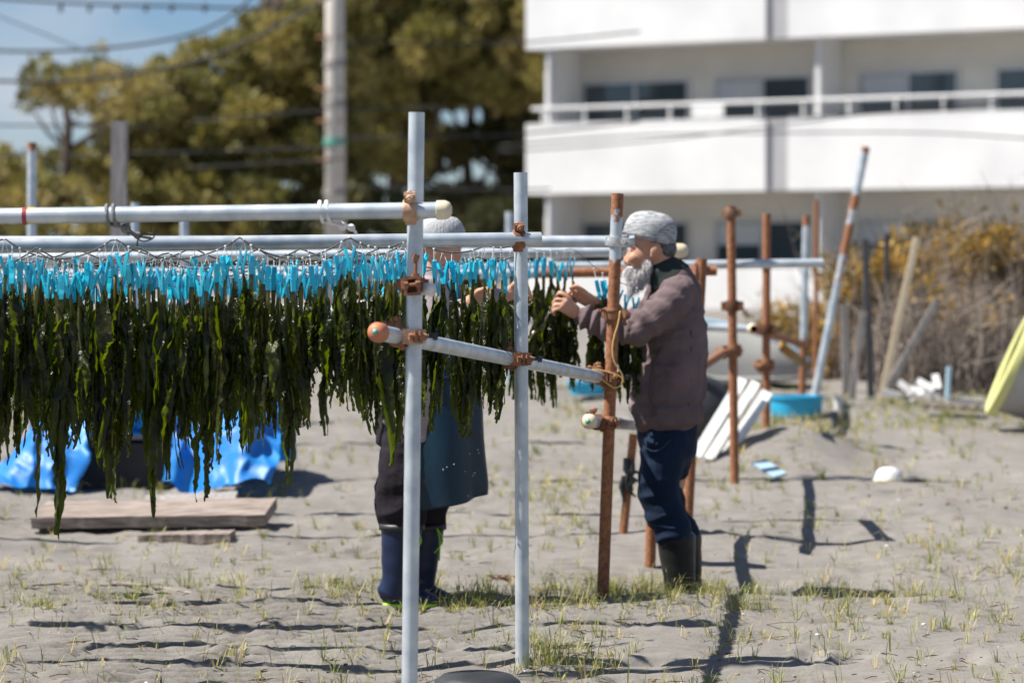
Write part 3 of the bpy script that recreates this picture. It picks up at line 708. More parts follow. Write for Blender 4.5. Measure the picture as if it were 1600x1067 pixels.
# ------------------------------------------------------------------ poles that stand alone
def lone(name, top, bot, Y, r, label, cat, rust=None, m=None, sink=.2):
    a = P(*top, Y); b = P(*bot, Y); d = (b - a).normalized(); b2 = b + d * sink
    if rust is not None:
        mb = MB(); n = 24; pts = [b2.lerp(a, i/n) for i in range(n+1)]; mb.tube(pts, r, 16); mb.attr('rust', [rust(i/n) for i in range(n+1) for _ in range(16)])
        return solo(name, mb, M['pipe'], label, cat, loc=b)
    mb = MB(); n = 8
    for i in range(1): mb.bar(b2, a, r * 2, r * 1.6, (0, 1, 0))
    return solo(name, mb, M[m], label, cat, loc=b, smooth=False, auto=None)
lone('steel_pole', (50, 223), (48, 700), 17.5, .0285, 'blue grey steel pole with a rusty tip at the far left', 'pole', lambda t: .9 if t > .97 else .05)
lone('wooden_post', (187, 190), (183, 560), 18.5, .050, 'grey weathered square wooden post behind the left end of the rails', 'post', m='wood_v')
lone('steel_pole', (211, 317), (211, 600), 17.0, .024, 'short pale pole just right of the grey wooden post', 'pole', lambda t: .05)
lone('steel_pole', (288, 338), (288, 600), 17.0, .026, 'pale pole stub between the rails, left of the utility pole', 'pole', lambda t: .0)
lone('steel_pole', (796, 331), (796, 598), 21.8, .030, 'pale pole stub just left of the middle post', 'pole', lambda t: .05)
lone('leaning_pole', (1353, 230), (1279, 590), 20.5, .030, 'long pole leaning to the right, zinc with rust patches', 'pole', lambda t: .95 if t > .98 else (.05 if t > .83 else (.95 if t > .76 else (.8 if .60 < t < .69 else (.45 if t > .45 else .05)))))
lone('rusty_rod', (1276, 312), (1274, 625), 21.0, .017, 'thin rusty rod standing behind the leaning pole', 'rod', lambda t: 1.0)
lone('timber_stick', (1433, 371), (1379, 615), 20.5, .022, 'pale new timber stick leaning against the thicket', 'stick', m='wood_new')
lone('grey_plank', (1464, 470), (1396, 590), 20.8, .022, 'short grey plank leaning right, beside the pale timber stick', 'plank', m='wood_v')
lone('stake', (1352, 374), (1361, 622), 20.7, .024, 'dark stake standing left of the pale timber stick', 'stake', m='wood_dark')
lone('stake', (1386, 366), (1384, 600), 21.6, .020, 'dark stake standing behind the pale timber stick', 'stake', m='wood_dark')
lone('grey_stake', (1320, 476), (1322, 592), 21.2, .030, 'upright short grey stake left of the dark stakes', 'stake', m='wood_v')
lone('grey_stake', (1350, 486), (1333, 604), 20.6, .022, 'slightly leaning grey stake next to the upright grey stake', 'stake', m='wood_v')
lone('rusty_pole', (990, 678), (972, 852), 13.3, .020, 'short dark rusty pole leaning behind the rack, left of the man\'s knees', 'pole', lambda t: .9)

# ------------------------------------------------------------------ ropes, pegs and seaweed
def lashing(c, d, m, label, turns=2, r=.006, w=.022, tail=None):
    d = Vector(d).normalized(); c = Vector(c); x = d.orthogonal().normalized(); y = d.cross(x); pts = []
    n = 18 * turns
    for i in range(n + 1):
        a = 2*math.pi*i/18; pts.append(c + d*((i/n - .5)*w*turns) + (x*math.cos(a) + y*math.sin(a))*(RP + r*.9))
    mb = MB(); mb.tube(pts, r, 8)
    if tail:
        t = [c + Vector((0, -.01, -RP - .006))] + tail; mb.tube([Vector(p) for p in catmull([tuple(p) for p in t], 5)], r * .8, 8)
        mb.ball(t[1], .015, 10, 7); 
        if len(t) > 2: mb.ball(t[2], .012, 10, 7)
    return solo('rope_lashing', mb, m, label, 'rope', auto=None)
dR = R1b - R1a
lashing(P(176, 336, 8.58), dR, M['rope_grey'], 'grey rope lashed twice round the highest rail near the wooden post', 2, .006, .020,
        tail=[P(196, 357, 8.6), P(215, 368, 8.7), P(235, 372, 8.8)])
lashing(P(509, 331.2, 8.57), dR, M['rope_white'], 'white rope lashed round the highest rail in front of the utility pole', 2, .0065, .020,
        tail=[P(535, 353, 8.6), P(549, 356, 8.7), P(556, 364, 8.8)])
mb = MB(); q = [P(*a) for a in ((192,362,8.62),(205,366,8.6),(222,377,8.58),(238,373,8.58),(240,366,8.6),(224,366,8.6),(216,374,8.6),(214,386,8.6))]
mb.tube([Vector(p) for p in catmull([tuple(p) for p in q], 6)], .0025, 6)
solo('cord_loop', mb, M['rope_dark'], 'dark cord tied in a small bow below the grey lashing', 'cord', auto=None)
# yellow cord on post C
mb = MB(); q = [P(*a) for a in ((969,486,11.46),(966,505,11.455),(960,525,11.455),(957,545,11.455),(960,565,11.455),(972,585,11.455),(972,598,11.46),(962,606,11.46),(950,600,11.455),(935,590,11.44),(918,597,11.42),(910,590,11.42),(925,578,11.44),(945,580,11.455),(968,588,11.46),(975,597,11.47))]
mb.tube([Vector(p) for p in catmull([tuple(p) for p in q], 6)], .0032, 6)
solo('cord', mb, M['cord_yellow'], 'yellow cord dangling and looped round the rusty post', 'cord', auto=None)

M['frond'] = None
def mat_frond():
    m = mat('wet_seaweed_blade', (.005, .007, .001), (.034, .042, .003), 24, .22, bump=.8, bscale=55, contrast=(.32, .72), trans=(.060, .082, .001), spec=.22, detail=3)
    return m
M['frond'] = mat_frond()
vary(M['frond'], .035, .55, .25)
M['midrib'] = mat('olive_seaweed_stem', (.10, .10, .008), (.15, .125, .016), 18, .45, trans=(.04, .04, .003), spec=.3)
vary(M['midrib'], .02, .45, .2)
def strip(mb, path, widths, ruffle, twist0, tw, nacross=4, seed=0):
    "ruffled ribbon following a path"
    m = len(path); o = len(mb.v); vs = []
    for i, p in enumerate(path):
        t = i / (m - 1); a = twist0 + tw * t + .8 * mnoise.noise(Vector((seed, t * 4, 0))); w = widths[i]
        sd = Vector((math.cos(a), math.sin(a), 0)); nr = Vector((-math.sin(a), math.cos(a), 0))
        for k in range(nacross + 1):
            u = k / nacross * 2 - 1
            fold = .45 * abs(u) ** 1.5 * w * (1 + mnoise.noise(Vector((seed + 3, t * 6, 1))))
            rf = ruffle * (abs(u) ** 1.2) * mnoise.noise(Vector((seed * 1.7 + u * 1.4, t * (16 + seed % 11), 2.0))) * 1.5
            edge = 1 + .35 * mnoise.noise(Vector((seed + (7 if u > 0 else 11), t * 20, 0)))
            vs.append(p + sd * u * w * edge * .8 + nr * (fold + rf) + Vector((0, 0, .5 * ruffle * mnoise.noise(Vector((seed, u * 2, t * 15))))))
    n = nacross + 1
    mb.add(vs, [(i*n+k, i*n+k+1, (i+1)*n+k+1, (i+1)*n+k) for i in range(m-1) for k in range(nacross)])
def frond_proto(i):
    rs = random.Random(100 + i); sd = i * 13.7; L = 1.0
    def cx(t): return Vector((.02*mnoise.noise(Vector((sd, t*2, 0))) * t * 2.0, .025*mnoise.noise(Vector((sd, t*2, 5)))*t*2, -t * .62))
    rib = MB(); rl = rs.uniform(.50, .8); w0 = rs.uniform(.0055, .0105)
    path = [cx(rl * k / 14) for k in range(15)]
    a = rs.uniform(-.6, .6)
    rib.tube(path, [(w0 * (1 - .75 * k / 14), .0028) for k in range(15)], 8, True, (math.cos(a), math.sin(a), 0))
    bl = MB()
    # main blade on both sides of the stem
    for s in range(2):
        t0 = rs.uniform(.03, .20); m = 34; off = Vector((rs.uniform(-.008, .008), rs.uniform(-.012, .014), 0))
        pth = [cx(t0 + (1 - t0) * k / (m - 1)) + off * min(1, k / 6) for k in range(m)]
        wm = rs.uniform(.017, .032)
        wd = [max(.0015, wm * min(1, .25 + k / 9) * (1 - .85 * (k / (m - 1)) ** 2.2)) for k in range(m)]
        strip(bl, pth, wd, rs.uniform(.007, .013), rs.uniform(-.9, .9), rs.uniform(-1.6, 1.6), 4, sd + s * 5.3)
    # side lobes hanging down
    for s in range(rs.randint(7, 10)):
        t0 = rs.uniform(.03, .66); m = 22; ln = rs.uniform(.2, .55) ; ln = min(ln, 1.02 - t0)
        dx, dy = rs.gauss(0, .021), rs.gauss(0, .017); x0 = cx(t0)
        pth = []
        for k in range(m):
            t = k / (m - 1); q = min(1, t * 3.2)
            pth.append(x0 + Vector((dx * q + .010 * mnoise.noise(Vector((sd + s, t * 3, 0))), dy * q + .010 * mnoise.noise(Vector((sd + s, t * 3, 4))), -ln * .62 * t)))
        wm = rs.uniform(.009, .021)
        wd = [max(.001, wm * min(1, .2 + k / 5) * (1 - .9 * (k / (m - 1)) ** 2.5)) for k in range(m)]
        strip(bl, pth, wd, rs.uniform(.006, .012), rs.uniform(0, 3.1), rs.uniform(-1.8, 1.8), 3, sd + s * 3.1 + 50)
    a = bpy.data.meshes.new('blade'); a.from_pydata([tuple(v) for v in bl.v], [], bl.f); a.materials.append(M['frond'])
    b = bpy.data.meshes.new('stem'); b.from_pydata([tuple(v) for v in rib.v], [], rib.f); b.materials.append(M['midrib'])
    for me in (a, b): me.polygons.foreach_set('use_smooth', np.ones(len(me.polygons), bool))
    return a, b
NP = 26
PROTO = [frond_proto(i) for i in range(NP)]
def lever_mesh(side):
    mb = MB(); s = side
    # handle, body, jaw: tapered bars with a raised rim
    prof = [(.0165, 0.0, .0066), (.0142, -.012, .0080), (.0082, -.033, .0088), (.0048, -.044, .0092), (.0046, -.060, .0080), (.0030, -.076, .0050)]
    W = [.0074, .0084, .0086, .0084, .0076, .0064]
    vs = []
    for (x, z, th), w in zip(prof, W):
        vs += [Vector((s*(x - th/2), -w, z)), Vector((s*(x + th/2), -w, z)), Vector((s*(x + th/2), w, z)), Vector((s*(x - th/2), w, z))]
    fs = [(i*4+k, i*4+(k+1) % 4, i*4+4+(k+1) % 4, i*4+4+k) for i in range(5) for k in range(4)] + [(3,2,1,0), (20,21,22,23)]
    mb.add(vs, fs)
    for k in range(4): mb.box((s*(.0200 - .0011*k), 0, -.004 - .0055*k), (.002, .013, .0022))
    me = bpy.data.meshes.new('lever'); me.from_pydata([tuple(v) for v in mb.v], [], mb.f); me.materials.append(M['peg']); return me
LEV = [lever_mesh(-1), lever_mesh(1)]
def spring_mesh():
    mb = MB(); pts = [Vector((.006*math.cos(a), -.008 + .016*a/18.8, -.036 + .006*math.sin(a))) for a in np.linspace(0, 18.8, 22)]; mb.tube(pts, .0011, 5)
    me = bpy.data.meshes.new('spring'); me.from_pydata([tuple(v) for v in mb.v], [], mb.f); me.materials.append(M['zinc']); return me
SPR = spring_mesh()
def loop_mesh(h, w):
    mb = MB()
    for s in (-1, 1): mb.tube([Vector((0, 0, h)), Vector((s*.0135*w, 0, -.001))], .0011, 5)
    mb.ball((0, 0, h), (.0042, .0042, .0036), 8, 5)
    for s in (-1, 1): mb.ball((s*.0135*w, 0, -.001), (.0028, .0028, .0028), 6, 4)
    me = bpy.data.meshes.new('hanging_string'); me.from_pydata([tuple(v) for v in mb.v], [], mb.f); me.materials.append(M['rope_white']); return me
LOOPS = [loop_mesh(h, w) for h in (.030, .040, .052) for w in (1.0, .95)]
def sub(name, mesh, parent):
    o = bpy.data.objects.new(name, mesh); COL.objects.link(o); o.parent = parent; return o
prs = random.Random(5)
SECT = {1: ((-20, 'beyond the left end of the view'), (178, 'left of the grey rope lashing'), (375, 'just right of the grey rope lashing'), (545, 'just left of the white rope lashing'), (9999, 'just before the nearest post')),
        2: ((-20, 'past the left end of the view'), (215, 'behind the grey rope lashing'), (402, 'midway between the two rope lashings'), (541, 'below the white rope lashing'), (9999, 'close to the nearest post')),
        3: ((-20, 'far to the left'), (300, 'at the left end of the middle rail'), (600, 'left of the worker in the apron'), (662, 'right behind the nearest post'), (9999, 'between the two galvanised posts')),
        6: ((400, 'under its left half'), (9999, 'under its right half')), 7: ((400, 'under its left half'), (9999, 'under its right half')),
        4: ((400, 'deep at the left'), (620, 'deep left of the nearest post'), (9999, 'deep between the two galvanised posts')),
        5: ((822, 'left of the middle post'), (905, 'beside the man\'s hands'), (9999, 'under the man\'s beard'))}
ROWN = {1: 'on the nearest line', 2: 'on the second line', 3: 'on the middle rail\'s line', 4: 'on the low rear line', 5: 'on the short line', 6: 'on the hidden fourth line', 7: 'on the hidden rearmost line'}
def words(row, px): return ROWN[row] + ' ' + next(w for lim, w in SECT[row] if px < lim)
npeg = nfr = 0; HUNG = []
def hang(p, row, px_, length, label=None, flabel=None, li=None, proto=None, wide=1.0):
    "a peg on its string below rope point p, with a frond of the given length in metres"
    global npeg, nfr
    li = prs.randrange(6) if li is None else li; h = (.030, .040, .052)[li // 2]
    rz = prs.choice([prs.uniform(-.35, .35), prs.uniform(-.35, .35), prs.uniform(.9, 1.9), prs.uniform(-1.6, 1.6)])
    t = bpy.data.objects.new('clothes_peg', None); COL.objects.link(t); t.empty_display_size = .02
    t.location = p + Vector((0, 0, -h)); t.rotation_euler = (prs.gauss(0, .07), prs.gauss(0, .09), rz)
    w_ = words(row, px_); tag(t, label or 'blue clothes peg ' + w_, 'clothes peg', None if label else 'blue pegs ' + w_)
    opn = prs.uniform(.55, 1.15)
    for m in LEV: o = sub('lever', m, t); o.scale = (opn, 1, 1)
    sub('spring', SPR, t); o = sub('hanging_string', LOOPS[li], t); o.scale = (opn, 1, 1)
    f = bpy.data.objects.new('seaweed_frond', None); COL.objects.link(f); f.empty_display_size = .02
    f.location = t.location + Vector((0, 0, -.063)); f.rotation_euler = (prs.gauss(0, .03), prs.gauss(0, .035), prs.uniform(0, 6.28))
    k = length / .62; f.scale = (wide * (.75 + .25 * k) * prs.uniform(.85, 1.15), wide * (.75 + .25 * k) * prs.uniform(.85, 1.15), k)
    tag(f, flabel or 'dark seaweed frond ' + w_, 'seaweed', None if flabel else 'seaweed fronds ' + w_)
    a, b = PROTO[prs.randrange(NP) if proto is None else proto]; sub('blade', a, f); sub('stem', b, f)
    npeg += 1; nfr += 1; HUNG.append((row, px_, t, f, flabel))
def scallop(row, sup, Y, sag, label, thick=.0028):
    "rope sagging between support pixels; returns a function pixel x -> world point"
    Yf = (lambda px: Y) if not callable(Y) else Y
    def py(px):
        for (a, ya), (b, yb) in zip(sup, sup[1:]):
            if a <= px <= b:
                t = (px - a) / (b - a); s = sag * min(1, (b - a) / 170) ** 1.3
                return ya + (yb - ya) * t + 4 * s * t * (1 - t)
        return sup[0][1] if px < sup[0][0] else sup[-1][1]
    n = int((sup[-1][0] - sup[0][0]) / 9); pts = [P(x, py(x), Yf(x)) for x in np.linspace(sup[0][0], sup[-1][0], n)]
    mb = MB(); mb.tube(pts, thick, 6); solo('drying_line', mb, M['rope_dark'], label, 'line', auto=None)
    return lambda px: P(px, py(px), Yf(px))
def end_len(px, lo, hi, Y): return prs.uniform(lo, hi) * Y / F
# row 1, nearest: bottoms between pixel rows 620 and 760, a few far longer
S1 = scallop(1, [(-330,374),(-150,373),(5,371),(178,372),(375,371),(545,370),(640,373)], 8.95, 33, 'nearest dark cord sagging in scallops with pegs on it')
long1 = {98: (826, 'longest seaweed frond, its thick blunt tip reaching down to the weathered plank'), 180: (800, 'long seaweed frond with a club shaped tip left of the blue tarpaulin opening'),
         250: (812, 'long forked seaweed frond with a curled thread tip above the plank'), 322: (782, 'long broad seaweed frond hanging in front of the blue tarpaulin fold'),
         437: (752, 'long ragged seaweed frond at the right edge of the blue tarpaulin'), 8: (745, 'long seaweed frond cut by the left edge of the picture'), 608: (742, 'long thin tipped seaweed frond just left of the nearest post'), 530: (702, 'pointed seaweed frond hanging alone right of the bare sand gap')}
done = set(); px = -330.0
while px < 634:
    hero = next((k for k in long1 if abs(k - px) < 8 and k not in done), None)
    p = S1(px if hero is None else hero)
    if hero is not None:
        done.add(hero); yb, lb = long1[hero]; top = 452
        hang(p, 1, hero, (yb - top) * 8.95 / F, None, lb, proto=(hero // 7) % NP, wide=1.15)
    else:
        base = np.interp(px, [-330, 60, 140, 300, 400, 470, 488, 512, 560, 634], [245, 250, 265, 270, 260, 215, 130, 165, 240, 255])
        hang(p, 1, px, end_len(px, base * .78, base * 1.08, 8.95))
    px += prs.uniform(11, 16) if px > -60 else 26
S2 = scallop(2, [(-300,388),(-110,386),(58,386),(215,384),(402,388),(541,386),(632,380)], 9.35, 34, 'second dark cord sagging just behind the nearest one')
px = -300.0
while px < 632:
    base = np.interp(px, [-300, 300, 440, 485, 515, 632], [250, 265, 240, 125, 170, 250])
    hang(S2(px), 2, px, end_len(px, base * .75, base * 1.05, 9.35)); px += prs.uniform(13, 19) if px > -60 else 28
S3 = scallop(3, [(-250,385),(-80,384),(120,388),(300,386),(470,388),(600,384),(662,382),(760,383),(806,382)], 9.98, 25, 'dark cord slung below the open ended rail')
px = -250.0
while px < 800:
    if not (636 < px < 655):
        base = np.interp(px, [-250, 430, 490, 530, 640, 660, 720, 790], [215, 220, 105, 180, 245, 240, 250, 195])
        hang(S3(px), 3, px, end_len(px, base * .7, base * 1.12, 9.98))
    px += prs.uniform(13, 18) if px > 600 else prs.uniform(20, 26)
S4 = scallop(4, [(-200,402),(20,404),(230,402),(430,404),(620,398),(745,400),(812,396)], 10.7, 30, 'low dark cord in the middle of the hanging seaweed')
px = -200.0
while px < 806:
    base = np.interp(px, [-200, 440, 500, 620, 806], [185, 185, 80, 185, 170])
    hang(S4(px), 4, px, end_len(px, base * .75, base * 1.1, 10.7)); px += prs.uniform(24, 32) if px > 620 else prs.uniform(34, 46)
S5 = scallop(5, [(640,392),(735,392),(825,388),(897,388),(952,433),(1006,452)], lambda x: 11.88, 12, 'short dark cord that slopes down towards the man\'s beard', .0013)
px = 650.0
while px < 1000:
    base = np.interp(px, [650, 800, 835, 870, 900, 940, 1000], [140, 165, 190, 195, 170, 165, 130])
    if not (905 < px < 925): hang(S5(px), 5, px, end_len(px, base * .82, base * 1.1, 11.88), wide=1.2)
    px += prs.uniform(10.5, 14.5)

S6 = scallop(6, [(-160,394),(60,395),(260,394),(450,396),(640,392)], 10.3, 26, 'dark cord hidden among the seaweed behind the middle rail')
px = -160.0
while px < 632:
    base = np.interp(px, [-200, 440, 495, 620], [170, 170, 70, 160]); hang(S6(px), 6, px, end_len(px, base * .75, base * 1.1, 10.3)); px += prs.uniform(34, 46)
S7 = scallop(7, [(-120,410),(120,412),(330,410),(560,412),(700,408)], 11.2, 26, 'rearmost dark cord hidden behind the seaweed')
px = -120.0
while px < 632:
    base = np.interp(px, [-200, 440, 495, 620], [140, 140, 60, 130]); hang(S7(px), 7, px, end_len(px, base * .75, base * 1.1, 11.2)); px += prs.uniform(40, 54)

# every peg and frond that can be counted gets its own label
ORD = 'first second third fourth fifth sixth seventh eighth ninth tenth eleventh twelfth thirteenth fourteenth fifteenth sixteenth seventeenth eighteenth'.split()
secs = {}
for rec in HUNG:
    row, px_ = rec[0], rec[1]
    if px_ < -4 or row in (2, 4, 6, 7) or (row == 3 and px_ < 662) or (row == 5 and px_ < 822): continue
    secs.setdefault((row, words(row, px_)), []).append(rec)
for (row, w), recs in secs.items():
    recs.sort(key=lambda r: r[1])
    for i, (_, _, t, f, fl) in enumerate(recs[:18]):
        t['label'] = '%s blue peg from left %s' % (ORD[i], w)
        if not fl: f['label'] = '%s seaweed frond from left %s' % (ORD[i], w)

# ------------------------------------------------------------------ people
def person(label, loc): return thing('person', label, 'person', loc)
def wrinkle(amp, f, stretch=(1, 1, 1), seed=0.0, amp2=.0):
    def d(c, n):
        p = Vector((c.x * stretch[0], c.y * stretch[1], c.z * stretch[2])) * f + Vector((seed, seed, seed))
        r = 1 - abs(mnoise.noise(p)) * 2
        return amp * (r - .3) + amp2 * mnoise.noise(p * 2.3)
    return d
YM = 12.0
def MP(px, py, dy=0.0): return P(px, py, YM + dy)
def hand(mb, wrist, knuckle, up, side, thick=.014, w=.040, fingers=None, thumb=None):
    "palm from wrist to knuckles, then each finger as a bent chain"
    wrist, knuckle, up = Vector(wrist), Vector(knuckle), Vector(up).normalized()
    loft(mb, [(wrist, .026, .019), (wrist.lerp(knuckle, .45), w*.95, thick*1.25), (knuckle, w, thick)], ref=up, k=3, n=14)
    for ch, r in fingers:
        q = [knuckle + up*o[0]*1.0 + Vector(o[1]) for o in ch]
        q = [wrist.lerp(knuckle, .75) + up * ch[0][0] * .9] + q
        loft(mb, [(p, r * (1 - .08*i), r * (1 - .08*i)) for i, p in enumerate(q)], ref=up, k=3, n=10)
    loft(mb, [(Vector(p), r, r) for p, r in thumb], ref=up, k=3, n=10)

man = person('bearded man in a grey knit cap and mauve jacket reaching left to peg up seaweed', (MP(1050, 900).x, YM, gz(.68, YM)))
def man_body():
    mb = MB()
    nod = Matrix.Rotation(R(-9), 3, 'Y')       # looks down a little
    mb.ball(MP(1021, 377), (.094, .074, .108), 24, 16, nod)
    mb.ball(MP(1003, 398), (.058, .060, .072), 20, 14, nod)
    mb.ball(MP(1005, 417), (.056, .050, .050), 18, 12)
    loft(mb, [(MP(992, 384), .012, .012), (MP(985, 397), .013, .015), (MP(979.5, 407), .016, .017), (MP(984, 412), .014, .012)], n=12)   # nose
    for s in (-1, 1):
        mb.ball(MP(981.5, 409.5, s*.013), (.012, .010, .010), 10, 8)
        mb.ball(MP(990, 404, s*.036), (.026, .022, .024), 12, 9)                                       # cheeks
        mb.ball(MP(990, 386, s*.026), (.016, .026, .010), 12, 8)                                       # brow
        loft(mb, [(MP(1024, 382, s*.074), .010, .016), (MP(1023, 392, s*.080), .010, .020), (MP(1019, 402, s*.074), .008, .011)], ref=(0, 1, 0), n=12)   # ears
    mb.ball(MP(985, 424), (.022, .026, .012), 12, 8)                                                     # lips
    loft(mb, [(MP(1030, 405), .056, .060), (MP(1042, 428), .058, .060), (MP(1052, 450), .066, .066)], n=18)
    loft(mb, [(MP(1054, 455), .085, .070), (MP(1048, 520), .14, .10), (MP(1044, 600), .14, .10), (MP(1046, 670), .115, .085)], n=20)
    for s in (-1, 1):
        k = 0 if s < 0 else 10
        loft(mb, [(MP(1046+k*.5, 680, s*.07), .065, .065), (MP(1034+k, 745, s*.095), .078, .078), (MP(1033+k, 785, s*.095), .058, .058), (MP(1052+k, 845, s*.095), .055, .058), (MP(1064+k, 940, s*.095), .042, .044)], n=14)
        loft(mb, [(MP(1068+k, 950, s*.095), .04, .035), (MP(1020+k, 957, s*.10), .045, .022)], ref=(0,1,0), n=12)
    # arms
    loft(mb, [(MP(1062, 460, -.12), .045, .045), (MP(1028, 492, -.21), .042, .042), (MP(985, 519, -.235), .038, .038), (MP(940, 507, -.225), .036, .036), (MP(904, 492, -.21), .025, .030)], n=14)
    loft(mb, [(MP(1050, 462, .12), .045, .045), (MP(1010, 496, .19), .042, .042), (MP(980, 512, .18), .042, .042), (MP(950, 490, .02), .034, .034), (MP(932, 476, -.10), .025, .030)], n=14)
    # near hand: back of the hand to the viewer, fingers closing on the frond
    px = .0027
    def off(dx, dy, dd): return (dx*px, dd, -dy*px)
    up = Vector((.55, 0, .83))
    hand(mb, MP(903, 491, -.21), MP(880, 474, -.235), up, 1, .015, .034, fingers=[
        ([(.030, off(0, 0, 0)), (.030, off(-9, -6, .004)), (.030, off(-15, -4, .022)), (.028, off(-15, 2, .040))], .0098),
        ([(.011, off(-1, 0, 0)), (.011, off(-11, -3, .004)), (.010, off(-17, 2, .024)), (.009, off(-14, 8, .042))], .0102),
        ([(-.009, off(-1, 0, 0)), (-.009, off(-10, 0, .006)), (-.010, off(-14, 6, .026)), (-.010, off(-10, 10, .040))], .0098),
        ([(-.028, off(0, 0, 0)), (-.028, off(-7, 2, .006)), (-.028, off(-10, 7, .022)), (-.028, off(-6, 10, .034))], .0088)],
        thumb=[(MP(897, 482, -.20), .015), (MP(888, 467, -.185), .0135), (MP(880, 459, -.185), .0115), (MP(873, 457, -.19), .0095)])
    # far hand: palm side, fingertips curled over the top
    up2 = Vector((.35, -.5, .8))
    hand(mb, MP(932, 476, -.10), MP(905, 461, -.15), up2, 1, .015, .034, fingers=[
        ([(.030, off(0, 0, 0)), (.031, off(-9, -5, -.004)), (.030, off(-16, -2, -.022)), (.028, off(-14, 5, -.034))], .0098),
        ([(.010, off(-1, 0, 0)), (.011, off(-11, -3, -.004)), (.010, off(-19, 1, -.022)), (.009, off(-17, 8, -.036))], .0102),
        ([(-.010, off(-1, 0, 0)), (-.010, off(-10, -2, -.004)), (-.010, off(-17, 2, -.022)), (-.010, off(-14, 8, -.036))], .0098),
        ([(-.028, off(0, 0, 0)), (-.028, off(-8, -1, -.004)), (-.028, off(-13, 3, -.018)), (-.028, off(-10, 8, -.028))], .0088)],
        thumb=[(MP(925, 471, -.12), .015), (MP(912, 456, -.17), .0135), (MP(900, 449, -.19), .0115), (MP(891, 450, -.20), .0095)])
    return remesh(mb, .0045, 3)
build('body', man_body(), M['skin'], man)
def seglen(p, a, b):
    ab = b - a; t = max(0, min(1, (p - a).dot(ab) / ab.dot(ab))); return (p - a - ab * t).length, t
def man_jacket():
    mb = MB()
    loft(mb, [(MP(1050, 421), .072, .064), (MP(1055, 437), .112, .082), (MP(1056, 458), .170, .106), (MP(1052, 495), .190, .136), (MP(1047, 540), .195, .153), (MP(1044, 590), .20, .160), (MP(1042, 635), .195, .150), (MP(1043, 660), .19, .144)], n=28)
    loft(mb, [(MP(1066, 450, -.13), .080, .074), (MP(1046, 478, -.185), .080, .076), (MP(1014, 503, -.22), .072, .069), (MP(985, 519, -.235), .066, .062), (MP(950, 512, -.23), .056, .056), (MP(918, 498, -.215), .047, .050), (MP(905, 492, -.21), .042, .044)], n=20)
    loft(mb, [(MP(1050, 448, .14), .084, .080), (MP(1015, 490, .2), .080, .076), (MP(982, 512, .18), .070, .066), (MP(955, 495, .04), .056, .056), (MP(939, 482, -.07), .042, .042)], n=20)
    el = MP(985, 519, -.235); sh = MP(1060, 446, -.15); wr = MP(905, 492, -.21); hem = MP(1042, 660).z
    def d(c, n):
        v = .0035 * mnoise.noise(c * 9) + .0022 * mnoise.noise(c * 21)
        d1, t1 = seglen(c, sh, el); d2, t2 = seglen(c, el, wr)
        if d1 < .105:      # folds across the sleeve, strongest at the elbow
            v += .0105 * math.sin(t1 * 26 + 3.5 * mnoise.noise(c * 8)) * (.35 + .65 * t1) * sstep(.105, .07, d1)
        if d2 < .09: v += .0085 * math.sin(t2 * 30 + 3.0 * mnoise.noise(c * 9)) * sstep(.09, .055, d2)
        body = sstep(.09, .13, min(d1, d2))
        k = sstep(hem + .17, hem + .02, c.z)
        q = Vector((c.x * 5, c.y * 5, c.z * 17)); v += body * (.5 + .5 * k) * .019 * (.45 - abs(mnoise.noise(q + Vector((3, 0, 0)))) * 1.6)
        q = Vector((c.x * 14, c.y * 14, c.z * 3)); v += body * .010 * mnoise.noise(q)
        # drawn-in waist cord and hem
        v -= body * .010 * math.exp(-((c.z - hem - .085) / .012) ** 2)
        q = Vector((c.x * 9 + c.z * 5, c.y * 9, c.z * 12)); v += .010 * (.35 - abs(mnoise.noise(q)) * 1.5) * (.5 + .5 * body)
        q = Vector((c.x * 22 - c.z * 8, c.y * 20, c.z * 26)); v += .0035 * (.35 - abs(mnoise.noise(q)) * 1.5)
        return v
    return remesh(mb, .005, 1, d)
jk = build('jacket', man_jacket(), M['jacket'], man)
M['jacket_seam'] = mat('jacket_seam', (.07, .05, .052), None, rough=.9)
for pts, r in (([(1032, 545, -.196), (1022, 570, -.200), (1015, 610, -.196), (1019, 650, -.186)], .006), ([(1078, 500, -.155), (1080, 540, -.165), (1078, 590, -.166), (1074, 650, -.158)], .005)):
    mb = MB(); q = catmull([tuple(MP(*p)) for p in pts], 5); mb.tube([Vector(p) for p in q], r, 6); build('seam', mb, M['jacket_seam'], jk)
# collar, hair, cap, beard
mb = MB(); loft(mb, [(MP(1031, 418), .073, .070), (MP(1040, 427), .082, .086), (MP(1047, 436), .095, .100)], ref=(0, 1, 0), n=24); 
build('collar', remesh(mb, .006, 2), M['collar'], man)
mb = MB(); mb.ball(MP(1038, 388), (.052, .066, .052), 20, 14); mb.ball(MP(1026, 380), (.075, .0765, .045), 20, 12)
build('hair', remesh(mb, .006, 1, wrinkle(.004, 60, (1, 1, .4))), M['hair'], man)
def cap():
    mb = MB(); prof = []
    rot = Matrix.Rotation(R(13), 4, 'Y')
    c = MP(1013.5, 374); T = Matrix.Translation(c) @ rot @ Matrix.Diagonal((1.0, .80, 1.0, 1))
    prof = [(.100, -.006), (.112, -.004), (.1135, .012), (.112, .035), (.109, .055), (.099, .080), (.080, .099), (.052, .112), (.022, .118), (.001, .119)]
    n = 64; vs = []
    for r, z in prof:
        for k in range(n):
            a = 2*math.pi*k/n; back = max(0, math.cos(a)); rr = r * (1 + .012 * math.sin(k * 2 * math.pi / 2.0))
            vs.append(T @ Vector((rr*math.cos(a), rr*math.sin(a), z + .012*back*(z/.119)*(r/.112))))
    m = len(prof); mb.add(vs, [(i*n+k, i*n+(k+1) % n, (i+1)*n+(k+1) % n, (i+1)*n+k) for i in range(m-1) for k in range(n)])
    return mb
